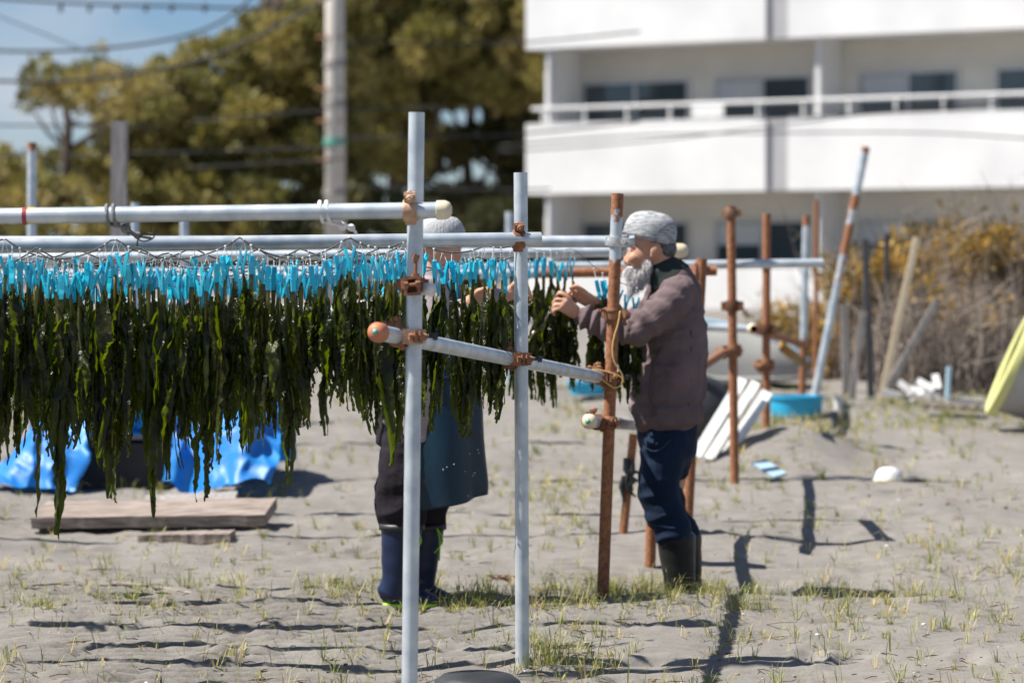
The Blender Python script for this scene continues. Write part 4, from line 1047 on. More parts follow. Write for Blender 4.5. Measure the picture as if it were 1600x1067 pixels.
build('knit_cap', cap(), M['capknit'], man)
def beard():
    mb = MB(); rs = random.Random(3)
    mb.ball(MP(1002, 422), (.040, .046, .036), 16, 10); mb.ball(MP(995, 433), (.032, .034, .030), 16, 10); mb.ball(MP(1010, 409), (.022, .057, .034), 14, 9)
    loft(mb, [(MP(996, 430), .034, .030), (MP(989, 443), .020, .018), (MP(984, 454), .008, .007)], n=12)
    mb.ball(MP(986, 418.5), (.022, .032, .009), 12, 8)
    core = remesh(mb, .006, 1)
    vs = list(core.v)
    for i in range(4200):
        p = Vector(rs.choice(vs)); o = MP(1003, 412); d = (p - o).normalized()
        g = (d * .45 + Vector((-.12, 0, -.85)) + Vector((rs.gauss(0, .13), rs.gauss(0, .13), 0))).normalized(); L = rs.uniform(.022, .055)
        s = g.cross(Vector((rs.gauss(0, 1), rs.gauss(0, 1), rs.gauss(0, 1)))).normalized() * .0008
        q = p + d * .001; core.add([q - s, q + s, q + g * L * .6 + s * .7 + d * .004, q + g * L, q + g * L * .6 - s * .7 + d * .004], [(0, 1, 2, 3, 4)])
    return core
build('beard', beard(), M['beard'], man)
mb = MB()
for s in (-1, 1):
    loft(mb, [(MP(989, 383, s*.040), .006, .004), (MP(985.5, 384, s*.026), .007, .005), (MP(984.5, 385, s*.012), .005, .004)], ref=(0, 0, 1), n=8)
build('eyebrow', mb, M['beard'], man)
mb = MB()
for s in (-1, 1): mb.ball(MP(988.2, 392, s*.030), (.009, .012, .0045), 10, 7)
build('eye', mb, M['dark'], man)
def man_trousers():
    mb = MB()
    loft(mb, [(MP(1043, 646), .150, .128), (MP(1043, 680), .165, .128), (MP(1046, 712), .155, .115)], n=24)
    for s in (-1, 1):
        k = 0 if s < 0 else 9
        loft(mb, [(MP(1044+k, 678, s*.080), .092, .100), (MP(1036+k, 715, s*.09), .094, .098), (MP(1030+k, 752, s*.095), .088, .088), (MP(1032+k, 785, s*.098), .082, .083), (MP(1045+k, 815, s*.098), .078, .078), (MP(1053+k, 836, s*.097), .084, .082), (MP(1055+k, 845, s*.097), .07, .07)], n=20)
    kz = MP(1040, 800).z
    def d(c, n):
        q = Vector((c.x*6 + c.z*3, c.y*5, c.z*15)); w = .45 + .55 * sstep(kz + .22, kz, c.z)
        return .019 * w * (.4 - abs(mnoise.noise(q)) * 1.6) + .003 * mnoise.noise(c * 20)
    return remesh(mb, .0062, 2, d)
M['jeans_seam'] = mat('trouser_stitching', (.02, .04, .08), None, rough=.9)
tr = build('trousers', man_trousers(), M['jeans'], man)
mb = MB(); q = catmull([tuple(MP(*p)) for p in ((1003, 682, -.16), (1010, 700, -.182), (1028, 704, -.19), (1048, 686, -.182))], 4); mb.tube([Vector(p) for p in q], .003, 5); build('pocket_seam', mb, M['jeans_seam'], tr)
mb = MB(); mb.ball(MP(1026, 693, -.192), .0055, 8, 6); build('pocket_stud', mb, M['black'], tr)
def rubber_boot(top, mid, ank, heel, toe, rt, ref=(0, 1, 0)):
    mb = MB()
    loft(mb, [(top, rt*.98, rt), (mid, rt*.86, rt*.86), (ank, rt*.72, rt*.74), (ank + (heel-ank)*.6, rt*.66, rt*.72)], ref=ref, n=20)
    loft(mb, [(heel + Vector((0, 0, .028)), .036, .030), (heel.lerp(toe, .35) + Vector((0, 0, .04)), .042, .045), (heel.lerp(toe, .75) + Vector((0, 0, .028)), .05, .034), (toe + Vector((0, 0, .02)), .034, .022)], ref=ref, n=16)
    return remesh(mb, .006, 4, lambda c, n: .003 * mnoise.noise(Vector((c.x*8, c.y*8, c.z*22))))
gz_m = gz(.7, YM)
for s in (-1, 1):
    k = 0 if s < 0 else 10; y = YM + s*.097
    tp = MP(1056+k, 838, s*.097); ak = MP(1064+k, 925, s*.097)
    z = gz(ak.x, y); heel = Vector((ak.x + .045, y, z)); toe = Vector((ak.x - .16, y + s*.01, z))
    b = build('boot', rubber_boot(tp, tp.lerp(ak, .5), ak, heel, toe, .084), M['boot'], man)
    mb = MB(); mb.tube([tp + Vector((0, 0, -.004)), tp + Vector((0, 0, .010))], (.0), 4) if False else None
mb = MB(); c = MP(938, 480, -.075); mb.tube([c + Vector((-.008, 0, .012)), c + Vector((.012, 0, -.008))], .045, 18); build('watch_strap', mb, M['black'], man)

# ---- the second worker, mostly behind the seaweed
YW = 11.35
def WP(px, py, dy=0.0): return P(px, py, YW + dy)
wom = person('worker in a teal rubber apron and navy boots standing behind the hanging seaweed', (WP(655, 945).x, YW, gz(-.37, YW)))
def wom_body():
    mb = MB()
    mb.ball(WP(688, 378), (.088, .072, .105), 20, 14); mb.ball(WP(699, 398), (.056, .056, .07), 16, 12)
    loft(mb, [(WP(709, 390), .012, .012), (WP(716, 402), .014, .014), (WP(712, 407), .012, .010)], n=10)
    for s in (-1, 1):
        mb.ball(WP(710, 398, s*.034), (.022, .02, .022), 10, 8); mb.ball(WP(684, 392, s*.074), (.018, .010, .028), 10, 8)
    mb.ball(WP(708, 414), (.022, .026, .012), 10, 8)
    loft(mb, [(WP(684, 405), .052, .055), (WP(675, 430), .058, .062), (WP(668, 450), .09, .08)], n=16)
    loft(mb, [(WP(668, 446), .11, .08), (WP(662, 520), .15, .11), (WP(652, 600), .15, .115), (WP(648, 660), .16, .125)], n=20)
    for s, k in ((-1, -14), (1, 18)):
        loft(mb, [(WP(648, 655, s*.085), .09, .09), (WP(645+k, 740, s*.09), .075, .075), (WP(641+k, 800, s*.09), .055, .055), (WP(640+k, 905, s*.09), .045, .045)], n=14)
    arms = ((-1, (742, 468, -.10)), (1, (800, 456, .06)))
    for s, (hx, hy, hd) in arms:
        loft(mb, [(WP(668, 452, s*.15), .055, .055), (WP(690, 515, s*.2), .047, .047), (WP((690+hx)/2+4, (515+hy)/2+8, (s*.2+hd)/2), .038, .038), (WP(hx-12, hy+6, hd), .026, .03)], n=12)
        up = Vector((-.3, -.2, .9)); px = .00257
        def off(dx, dy, dd): return (dx*px, dd, -dy*px)
        hand(mb, WP(hx-12, hy+6, hd), WP(hx+12, hy-4, hd-.02), up, 1, .015, .033, fingers=[
            ([(o, off(0, 0, 0)), (o, off(9, -3, -.006)), (o, off(15, 2, -.022)), (o, off(13, 8, -.034))], .0095) for o in (.029, .010, -.009, -.027)],
            thumb=[(WP(hx-6, hy+2, hd), .015), (WP(hx+4, hy-12, hd-.03), .0125), (WP(hx+12, hy-15, hd-.045), .010)])
    return remesh(mb, .0055, 3)
build('body', wom_body(), M['skin'], wom)
def wom_smock():
    mb = MB()
    loft(mb, [(WP(674, 428), .07, .07), (WP(670, 446), .15, .10), (WP(666, 490), .18, .125), (WP(661, 550), .185, .13), (WP(657, 610), .185, .135), (WP(652, 660), .19, .145), (WP(651, 684), .19, .145)], n=24)
    for s, (hx, hy, hd) in ((-1, (742, 468, -.10)), (1, (800, 456, .06))):
        loft(mb, [(WP(667, 450, s*.14), .078, .075), (WP(688, 512, s*.2), .068, .066), (WP((688+hx)/2, (512+hy)/2+10, (s*.2+hd)/2), .055, .055), (WP(hx-20, hy+9, hd), .04, .042)], n=16)
    return remesh(mb, .008, 2, wrinkle(.009, 6, (1, 1, 1.6), 2.0, .003))
build('smock', wom_smock(), M['blouse'], wom)
def wom_trousers():
    mb = MB(); loft(mb, [(WP(648, 640), .17, .15), (WP(647, 690), .175, .15)], n=20)
    for s, k in ((-1, -12), (1, 20)):
        loft(mb, [(WP(647, 670, s*.08), .10, .11), (WP(643+k*.6, 730, s*.09), .105, .115), (WP(640+k, 780, s*.095), .10, .105), (WP(640+k, 812, s*.095), .09, .092), (WP(640+k, 825, s*.095), .075, .078)], n=18)
    return remesh(mb, .007, 2, wrinkle(.012, 7, (1, 1, 1.8), 5.0, .003))
build('trousers', wom_trousers(), M['wtrouser'], wom)
def apron():
    mb = MB(); rows = [(678, 442, .085, .10), (676, 470, .125, .13), (672, 520, .165, .155), (668, 570, .18, .165), (672, 620, .19, .175), (675, 670, .19, .19), (678, 720, .19, .20), (682, 760, .187, .20), (684, 783, .18, .20)]
    q = catmull(rows, 5); n = 44; vs = []; m = len(q)
    for i, (px, py, rx, ry) in enumerate(q):
        c = WP(px, py); t = i / (m - 1)
        for k in range(n + 1):
            a = -1.95 + 3.9 * k / n; fl = 1 + t * .10 * math.sin(a * 5 + 1.0) + .03 * mnoise.noise(Vector((a * 2, t * 3, 0)))
            dz = .028 * t * t * math.sin(a * 1.2 + 1.4)
            vs.append((c.x + rx * fl * math.cos(a), c.y + ry * fl * math.sin(a), c.z + dz))
    o = len(vs); 
    vs2 = [(x - .004 * math.cos(0), y, z) for x, y, z in vs]
    mb.add(vs, [(i*(n+1)+k, i*(n+1)+k+1, (i+1)*(n+1)+k+1, (i+1)*(n+1)+k) for i in range(m-1) for k in range(n)])
    return mb
apo = build('apron', apron(), M['apron'], wom)
sm = apo.modifiers.new('thick', 'SOLIDIFY'); sm.thickness = .004
mb = MB(); c = WP(673, 590); pts = [Vector((c.x + .195*math.cos(a), c.y + .185*math.sin(a), c.z + .01*math.sin(3*a))) for a in np.linspace(-2.4, .2, 24)]; mb.tube(pts, .007, 8); build('apron_string', mb, M['apron'], apo)
mb = MB(); rs = random.Random(9)
for i in range(11):
    a = rs.uniform(-1.5, -.2); t = rs.uniform(.42, .93); px, py, rx, ry = catmull([(672, 620, .19, .175), (678, 720, .19, .20), (684, 783, .18, .20)], 20)[int(t*39)]
    c = WP(px, py); f = 1.04 + t * .10 * math.sin(a * 5 + 1.0)
    mb.ball((c.x + rx*f*math.cos(a), c.y + ry*f*math.sin(a), c.z), (.0018, .0018, rs.uniform(.0015, .004)), 6, 4)
build('splash', mb, M['white_b'], apo)
def whelper_hat():
    mb = MB(); c = WP(686, 372); prof = [(.088, -.030), (.106, -.020), (.108, .0), (.105, .025), (.096, .050), (.080, .070), (.050, .082), (.02, .086), (.001, .0865)]; n = 64; vs = []
    T = Matrix.Translation(c) @ Matrix.Rotation(R(-8), 4, 'Y')
    for r, z in prof:
        for k in range(n):
            a = 2*math.pi*k/n; rr = r * (1 + .018 * (1 if k % 2 else -1)); vs.append(T @ Vector((rr*math.cos(a), .85*rr*math.sin(a), z)))
    m = len(prof); mb.add(vs, [(i*n+k, i*n+(k+1) % n, (i+1)*n+(k+1) % n, (i+1)*n+k) for i in range(m-1) for k in range(n)]); return mb
build('ribbed_hat', whelper_hat(), M['hat'], wom)
mb = MB(); 
for s in (-1, 1): mb.ball(WP(713, 392, s*.028), (.006, .010, .004), 8, 6)
build('eye', mb, M['dark'], wom)
for s, k in ((-1, -12), (1, 22)):
    y = YW + s*.095; tp = WP(640+k, 822, s*.095); ak = WP(634+k*.9 + (2 if s > 0 else -3), 908, s*.095); z = gz(ak.x, y)
    heel = Vector((ak.x - .042, y, z + .006)); toe = Vector((ak.x + (.15 if s < 0 else .125), y, z + .006))
    bo = build('boot', rubber_boot(tp, tp.lerp(ak, .5), ak, heel, toe, .084), M['wboot'], wom)
    mb = MB(); loft(mb, [(heel + Vector((-.008, 0, .004)), .04, .012), (heel.lerp(toe, .4) + Vector((0, 0, .004)), .04, .012), (heel.lerp(toe, .75) + Vector((0, 0, .004)), .052, .012), (toe + Vector((.008, 0, .004)), .034, .010)], ref=(0, 1, 0), n=16); build('sole', mb, M['limeg'], bo)
    mb = MB(); mb.tube([tp + Vector((0, 0, -.012)), tp + Vector((0, 0, .012))], [(.092, .09), (.092, .09)], 24); build('cuff', mb, M['black'], bo)
    mb = MB(); a = tp + Vector((.055, -.075, .0)); 
    for j in range(2): mb.tube([Vector(p) for p in catmull([tuple(a), tuple(a + Vector((.012 + .012*j, -.01, -.05))), tuple(a + Vector((.010 - .02*j, -.008, -.13 + .03*j)))], 5)], .0028, 6)
    build('toggle_cord', mb, M['limeg'], bo)

# ------------------------------------------------------------------ things lying about
def gpt(px, py):
    "where the sight line through a pixel meets the sand"
    Y = 9.0
    while Y < 40:
        p = P(px, py, Y)
        if p.z <= gz(p.x, Y, False): return p
        Y += .02
    return P(px, py, 30)
# blue tarpaulin over a crate
def tarp():
    mb = MB(); nu, nv = 210, 120; vs = {}
    x0, x1 = P(-8, 700, 15.5).x, P(428, 700, 15.3).x
    def ridge(p): return 1 - 2.4 * abs(mnoise.noise(p))
    for i in range(nu + 1):
        u = i / nu; x = x0 + (x1 - x0) * u
        hgt = .60 * (sstep(-.02, .26, u)) * (1 - .45 * sstep(.78, 1.0, u)) + .05
        hgt *= .84 + .16 * math.cos(u * 9 + .4)
        ext = .10 + .52 * sstep(.60, .95, u) + .04 * math.sin(u * 23) + .03 * math.sin(u * 57 + 1)
        for j in range(nv + 1):
            v = j / nv; s = v * 2 - 1; prof = (1 - abs(s) ** 2.4)
            y = 15.55 + .55 * s * (1.0 if s > 0 else 1 + ext); z = hgt * prof
            p = Vector((x * 2.1 + z * .8, y * 1.0 - z, 7)); q = Vector((x * 1.2 - y * 1.5, z * 2.2 + x, 3)); r = Vector((x * 5.0 + y * 2, y * 4 - z * 5, z * 5 + 1))
            w = .35 + .65 * prof
            fold = .06 * ridge(p) * w + .10 * ridge(q) * w + .034 * ridge(r) + .014 * ridge(r * 2.3)
            if u > .58 and s < 0: z += .04 * math.sin((u - .58) * 22 + y * 3) * sstep(0, -.5, s) + .05 * sstep(.62, .8, u) * sstep(-.2, -.7, s)
            g = gz(x, y, False); vs[i, j] = len(mb.v)
            mb.v.append((x + fold * .7, y - fold * .9, g + max(.006 + .01 * (1 + mnoise.noise(r)), z + fold * .6)))
    for i in range(nu):
        for j in range(nv):
            u, v = (i + .5) / nu, (j + .5) / nv; wob = .03 * mnoise.noise(Vector((u * 20, v * 9, 0)))
            if .335 + wob < u < .625 + wob and v < .20 + .05 * math.sin((u - .33) * 10.8) + wob: continue
            mb.f.append((vs[i, j], vs[i+1, j], vs[i+1, j+1], vs[i, j+1]))
    return mb
solo('tarpaulin', tarp(), M['tarp'], 'crumpled bright blue tarpaulin heaped on the sand behind the seaweed', 'tarpaulin', auto=60)
def crate(c, size, name, label, cat, m):
    "open box of walls with a rim and a floor"
    t = thing(name, label, cat, c); w, d, h = size; c = Vector(c); mb = MB()
    for s in (-1, 1):
        mb.box(c + Vector((0, s*d/2, h/2)), (w, .015, h)); mb.box(c + Vector((s*(w/2 - .008), 0, h/2)), (.015, d - .018, h))
    mb.box(c + Vector((0, 0, .01)), (w - .034, d - .018, .016)); build('body', mb, M[m], t, smooth=False)
    mb = MB()
    for s in (-1, 1):
        mb.box(c + Vector((0, s*(d/2 + .008), h - .012)), (w + .03, .03, .024)); mb.box(c + Vector((s*(w/2 + .004), 0, h - .012)), (.03, d - .016, .0242))
    build('rim', mb, M[m], t, smooth=False); return t
c = gpt(218, 752); crate((c.x, 15.42, gz(c.x, 15.42) - .01), (.56, .42, .25), 'crate', 'black plastic crate under the blue tarpaulin', 'crate', 'black')
mb = MB(); c = Vector((c.x, 15.30, gz(c.x, 15.42) + .262)); mb.box(c, (.42, .22, .024), Matrix.Rotation(R(-7), 3, 'X')); solo('board', mb, M['wood_v'], 'grey board lying on the black crate inside the tarpaulin opening', 'board', smooth=False, auto=None)
def plank(a, b, w, t, label, lift=0.0, tilt=0.0, m='wood', name='plank', seed=0, cat='plank'):
    "weathered plank with uneven ends and edges"
    a, b = Vector(a), Vector(b); d = (b-a).normalized(); sd = d.cross(Zv).normalized(); sd = Matrix.Rotation(tilt, 3, d) @ sd; up = sd.cross(d).normalized(); n = 26; vs = []
    for i in range(n + 1):
        q = a.lerp(b, i/n)
        for s in (-1, 1):
            e = s * (w/2 + .012 * mnoise.noise(Vector((seed + s, i * .35, 0)))); end = d * (.02 * mnoise.noise(Vector((seed, s, i))) if i in (0, n) else 0)
            for k in (0, 1): vs.append(q + sd * e + up * (k * t + lift + .004 * mnoise.noise(Vector((seed, i*.6, s)))) + end)
    mb = MB(); fs = []
    for i in range(n):
        o, p = i*4, i*4+4
        fs += [(o, o+2, p+2, p), (o+1, p+1, p+3, o+3), (o, p, p+1, o+1), (o+2, o+3, p+3, p+2)]
    fs += [(0, 1, 3, 2), (n*4, n*4+2, n*4+3, n*4+1)]
    mb.add(vs, fs); return solo(name, mb, M[m], label, cat, smooth=False, auto=None)
g = lambda px, Y: (P(px, 700, Y).x, Y, gz(P(px, 700, Y).x, Y, False))
def gp(px, Y, dz=0): x, y, z = g(px, Y); return Vector((x, y, z + dz))
plank(gp(62, 13.75, .035), gp(424, 13.62, .05), .30, .055, 'long thick weathered plank lying across the sand below the tarpaulin', tilt=R(11), seed=1)
plank(gp(220, 13.28, .0), gp(364, 13.2, .0), .10, .045, 'short weathered plank lying in front of the long thick plank', tilt=R(5), seed=4)
plank(gp(222, 14.15, .03), gp(366, 14.15, .035), .40, .03, 'pale grey board lying behind the long thick plank', tilt=R(9), seed=8, m='wood_v', name='board', cat='board')
mb = MB(); c = gp(255, 13.9); mb.box(c + Vector((0, 0, .015)), (.9, .1, .06)); solo('batten', mb, M['wood'], 'batten under the long thick plank', 'batten', smooth=False, auto=None)
mb = MB(); c = gp(300, 13.45); mb.box(c + Vector((-.6, .1, .015)), (.1, .3, .05)); mb.box(c + Vector((.22, .1, .015)), (.1, .3, .05)); 
# upside-down black rubber tub at the bottom edge
def lathe_thing(name, label, cat, c, prof, m, rot=None, parts=(), n=40, wob=0.0):
    T = Matrix.Translation(Vector(c)) @ (rot or Matrix.Identity(4)); t = thing(name, label, cat, c)
    mb = MB(); mb.lathe(prof, T, n)
    if wob: mb.v = [(x + wob*mnoise.noise(Vector((x*5, y*5, z*5))), y, z + wob*mnoise.noise(Vector((x*4, y*4, z*4 + 9)))) for x, y, z in mb.v]
    build('body', mb, M[m], t, auto=50)
    for nm, pr, pm, closed in parts:
        mb = MB(); mb.lathe(pr, T, n, closed); o = build(nm, mb, M[pm], t, auto=50)
    return t
c = gp(745, 9.35, -.062)
lathe_thing('rubber_tub', 'black rubber tub lying upside down at the bottom edge between the two pale posts', 'tub', c, [(.170, -.02), (.166, .05), (.156, .11), (.140, .145), (.115, .162), (.06, .168), (.001, .170)], 'rubber', wob=.012,
            parts=[('rim', [(.166, -.01), (.186, -.01), (.186, .012), (.168, .012)], 'rubber', True)])
# dark round tub leaning behind the man
RT = lambda ax: Vector(ax).to_track_quat('Z', 'Y').to_matrix().to_4x4()
c = P(1093, 637, 17.2)
lathe_thing('round_tub', 'dark grey round tub tipped on its side behind the man\'s back', 'tub', c, [(.001, .16), (.10, .155), (.16, .12), (.195, .05), (.212, .0), (.20, .0), (.15, .10), (.001, .14)], 'rubber', RT((.35, -.80, .48)),
            parts=[('rim', [(.205, -.012), (.222, -.012), (.222, .012), (.208, .012)], 'rubber', True)])
# leaning white boards
for b0, t0, Y, w, lb in (((1087, 714), (1160, 594), 16.3, .062, 'lowest white board of the leaning stack, nearest the rusty post'), ((1107, 719), (1181, 599), 16.42, .056, 'middle white board of the leaning stack'), ((1127, 723), (1199, 614), 16.5, .064, 'uppermost white board of the leaning stack, catching the sun')):
    a, b = P(*b0, Y), P(*t0, Y + .35); mb = MB(); mb.bar(a, b, w, .030, (-.25, -1, .25)); solo('white_board', mb, M['white_b'], lb, 'board', None, smooth=False, auto=None)
# grey blue scrap, white lump
mb = MB(); a, b = P(1185, 727, 15.55), P(1219, 746, 15.35); mb.bar(a + Vector((0,0,.02)), b + Vector((0,0,.01)), .085, .012, (0, -.6, 1)); solo('plastic_offcut', mb, M['hull_blue'], 'pale blue plastic offcut lying on the sand right of the rusty post', 'plastic piece', smooth=False, auto=None)
c = gpt(1388, 751)
lathe_thing('float', 'white foam float half buried in the sand at the right', 'float', c, [(.082, -.04), (.080, .02), (.064, .058), (.035, .078), (.001, .083)], 'white_b', wob=.014, parts=[('collar', [(.080, .0), (.090, .002), (.088, .016), (.078, .016)], 'cap_cream', True)], n=20)
mb = MB(); c = gpt(1430, 752); mb.ball(c + Vector((-.02, 0, .01)), (.05, .03, .02), 10, 6); mb.ball(c + Vector((.04, .01, .005)), (.03, .02, .015), 10, 6); solo('pebble', mb, M['wood_dark'], 'small dark lump beside the white float', 'lump')
# blue basin and small blue basin behind the seaweed
c = gp(1244, 19.4, 0)
lathe_thing('basin', 'bright blue round plastic basin behind the rear rack', 'basin', c, [(.001, .005), (.165, .005), (.17, .02), (.182, .14), (.176, .14), (.164, .025), (.001, .02)], 'basin', parts=[('rim', [(.178, .138), (.196, .138), (.196, .152), (.178, .152)], 'basin', True)])
c = gp(918, 20.5, .02)
lathe_thing('basin', 'low blue basin seen past the middle post under the seaweed', 'basin', c, [(.001, .005), (.12, .005), (.15, .09), (.145, .09), (.117, .012), (.001, .012)], 'basin', parts=[('rim', [(.147, .088), (.16, .088), (.16, .10), (.147, .10)], 'basin', True)])
c = gpt(1310, 640); 
lathe_thing('cup', 'small white plastic cup on the grass right of the blue basin', 'cup', c, [(.001, 0), (.026, 0), (.034, .085), (.031, .085), (.024, .005), (.001, .005)], 'white_b', parts=[('rim', [(.033, .083), (.037, .083), (.037, .09), (.033, .09)], 'white_b', True)], n=18)
# boat hull behind the rear rack
def boat():
    t = thing('rowing_boat', 'pale grey upturned boat hull behind the rear rack', 'boat', gp(1150, 21.5)); Y = 21.6
    secs = [(1050, 500, 70), (1100, 503, 92), (1150, 512, 86), (1200, 528, 68), (1240, 548, 44), (1262, 566, 18)]
    mb = MB(); gm_ = MB(); pts = []; rows = catmull(secs, 5); n = 16; vs = []
    for px, py, hh in rows:
        c = P(px, py, Y); h = hh * Y / F; w = .28 * min(1, hh / 70)
        for k in range(n + 1):
            a = math.pi * k / n; vs.append(c + Vector((0, -w * math.cos(a) * (1 if k < n/2 else 1), -h + h * (math.sin(a) ** .7))) )
        pts.append(c + Vector((0, -w*.98, -h*.92)))
    m = len(rows); mb.add(vs, [(i*(n+1)+k, i*(n+1)+k+1, (i+1)*(n+1)+k+1, (i+1)*(n+1)+k) for i in range(m-1) for k in range(n)])
    build('hull', mb, M['hull'], t)
    kl = MB(); kl.tube([P(px, py, Y) + Vector((0, -.05, .0)) for px, py, hh in rows], .03, 8); build('keel_strip', kl, M['hull_blue'], t)
    gm_.tube(pts, .022, 8); build('gunwale', gm_, M['hull'], t)
boat()
# tipped tub at the right edge
c = P(1585, 566, 18.2)
lathe_thing('tipped_tub', 'large pale grey tub tipped on its side with a broad yellow rim', 'tub', c,
    [(.001, -.50), (.24, -.49), (.27, -.45), (.335, -.02), (.345, .0), (.325, .0), (.25, -.44), (.001, -.46)], 'tubgrey', RT((-.90, .10, .40)),
    parts=[('rim', [(.318, -.015), (.372, -.02), (.378, .0), (.372, .035), (.345, .045), (.318, .03)], 'lime', True), ('foot_ring', [(.20, -.52), (.235, -.52), (.235, -.488), (.20, -.488)], 'black', True)])
mb = MB()
for a in range(3):
    pass
# broken white seat and plank heap by the thicket
t = thing('broken_seat', 'broken pale plastic seat in front of the dry thicket', 'seat', gp(1500, 19.6))
c = gp(1500, 19.6, .05)
mb = MB(); mb.bar(c + Vector((-.09, 0, .02)), c + Vector((-.075, .03, .24)), .10, .02, (1, 0, 0)); build('backrest', mb, M['hull_blue'], t, smooth=False)
mb = MB(); mb.bar(c + Vector((-.09, 0, .01)), c + Vector((.15, 0, -.005)), .14, .03, (0, 0, 1)); build('seat', mb, M['tubgrey'], t, smooth=False)
plank(gp(1440, 19.2, .05), gp(1530, 19.1, .07), .12, .03, 'old plank lying below the broken pale seat', seed=12)
plank(gp(1400, 20.2, .02), gp(1475, 20.0, .05), .12, .025, 'splintered grey plank at the foot of the timber stick', seed=15, m='wood_v')
mb = MB(); rs = random.Random(4)
for i in range(9):
    c = gp(rs.uniform(1405, 1470), 20.3, rs.uniform(.0, .1)); a = rs.uniform(0, 3.1); mb.bar(c, c + Vector((math.cos(a)*.14, .05, abs(math.sin(a))*.1)), .05, .008, (.2, 1, rs.uniform(-.5, .5)))
solo('plastic_scraps', mb, M['white_b'], 'heap of torn whitish plastic sheet at the foot of the grey plank', 'plastic scraps', smooth=False, auto=None)
# black rags on the leaning pole
mb = MB(); rs = random.Random(8)
for i in range(10):
    p = P(rs.uniform(974, 990), rs.uniform(715, 745), 13.28); mb.tube([p, p + Vector((rs.gauss(0, .02), -.01, -.05)), p + Vector((rs.gauss(0, .03), -.01, -rs.uniform(.06, .13)))], [.012, .014, .004], 7)
solo('black_netting', mb, M['black'], 'scraps of black netting snagged on the short leaning pole', 'netting')
# dry kelp scrap and dead leaves on the sand, left
mb = MB(); c = gpt(188, 934); rs = random.Random(2)
for i in range(9):
    p = c + Vector((rs.uniform(-.08, .12), rs.uniform(-.03, .03), .008)); a = rs.uniform(-.3, .3); strip(mb, [p + Vector((math.cos(a)*.02*k, math.sin(a)*.02*k, .012*math.sin(k*.6))) for k in range(9)], [.006 + .012*math.sin(k/8*3.1) for k in range(9)], .01, 1.2, .8, 3, i*3.3)
solo('seaweed_scrap', mb, M['frond'], 'dark dried seaweed scrap lying on the sand at the left', 'seaweed scrap')
mb = MB(); a = gpt(172, 921); b = gpt(300, 930); q = catmull([tuple(a + Vector((0,0,.03))), tuple(a.lerp(b, .5) + Vector((0,0,.025))), tuple(b + Vector((0,0,.008)))], 5); mb.tube([Vector(p) for p in q], .007, 6); solo('driftwood_stick', mb, M['wood'], 'thin bleached stick lying over the dried seaweed scrap', 'stick')
mb = MB(); c = gpt(768, 908); rs = random.Random(6)
for i in range(8):
    p = c + Vector((rs.uniform(-.04, .04), rs.uniform(-.02, .02), .012)); strip(mb, [p + Vector((.012*k, rs.uniform(-.003, .003), .014*math.sin(k*.7 + i))) for k in range(7)], [.004 + .012*math.sin(k/6*3.1) for k in range(7)], .008, rs.uniform(0, 3), .6, 3, i*2.2)
M['leaf_brown'] = mat('dead_leaf', (.16, .08, .04), (.22, .12, .06), 30, .8)
solo('dead_leaves', mb, M['leaf_brown'], 'curled brown dead leaf on the sand between the two pale posts', 'dead leaf')

# ------------------------------------------------------------------ dry thicket at the right
TWIG = [(0, (.09, .072, .066)), (.5, (.24, .195, .165)), (1, (.42, .36, .29))]
LEAFY = [(0, (.045, .042, .010)), (.4, (.13, .085, .015)), (.75, (.26, .145, .02)), (1, (.36, .24, .055))]
M['twig'] = mat_attr('dry_stems', TWIG, rough=.85); M['yleaf'] = mat_attr('yellowing_leaves', LEAFY, rough=.6, trans=(.6, .6, .5))
def thicket(label, px0, px1, pyt, Y, nst, leaf, pyl0, seed):
    rs = random.Random(seed); c = P((px0+px1)/2, 600, Y); t = thing('shrub', label, 'shrub', (c.x, Y, gz(c.x, Y, False)))
    st = MB(); lf = MB()
    for i in range(nst):
        px = rs.uniform(px0, px1); y = Y + rs.uniform(-.5, .8); x = P(px, 600, y).x; z0 = gz(x, y, False); top = P(px, rs.gauss(pyt + 45, 38), y).z
        lean = rs.gauss(0, .10) * (top - z0); p0 = Vector((x, y, z0)); p2 = Vector((x + lean, y + rs.gauss(0, .1), max(z0 + .2, top))); mid = (p0 + p2)/2 + Vector((rs.gauss(0, .04), 0, 0)); r = rs.uniform(.003, .008)
        n0 = len(st.v); st.tube([p0, mid, p2], [r, r*.8, r*.3], 4, False); tone = rs.random()
        for b in range(rs.randint(1, 4)):
            s = mid.lerp(p2, rs.random()); e = s + Vector((rs.gauss(0, .16), rs.gauss(0, .1), rs.uniform(.05, .28))); st.tube([s, e], [r*.5, r*.2], 3, False)
        st.attr('tone', [tone] * (len(st.v) - n0))
    for i in range(leaf):
        px = rs.uniform(px0 - 8, px1 + 8); py = rs.triangular(pyt - 5, pyl0, (pyt*1.6 + pyl0)/2.6); tufts(lf, P(px, py, Y + rs.uniform(-.5, .5)), rs.uniform(.05, .13), rs.randint(14, 30), .055, rs.uniform(.15, .95), 1, .2)
    build('stems', st, M['twig'], t, smooth=False); 
    if leaf: build('leaves', lf, M['yleaf'], t, smooth=False)
thicket('low olive and yellow bush behind the rear rack', 1185, 1330, 480, 22.6, 110, 120, 600, 1)
thicket('orange yellow shrub behind the dark stakes', 1300, 1400, 400, 22.4, 220, 85, 490, 2)
thicket('dense yellow leaved shrub behind the pale timber stick', 1385, 1500, 375, 22.8, 300, 160, 500, 3)
thicket('tall bare grey brown stems with yellow leaves at the right edge', 1490, 1640, 355, 22.0, 480, 150, 480, 4)
thicket('leafless brown reeds behind the broken pale seat', 1370, 1600, 440, 21.4, 520, 10, 520, 5)
thicket('sparse dry stalks rising highest in the thicket', 1400, 1620, 330, 23.2, 130, 24, 420, 6)

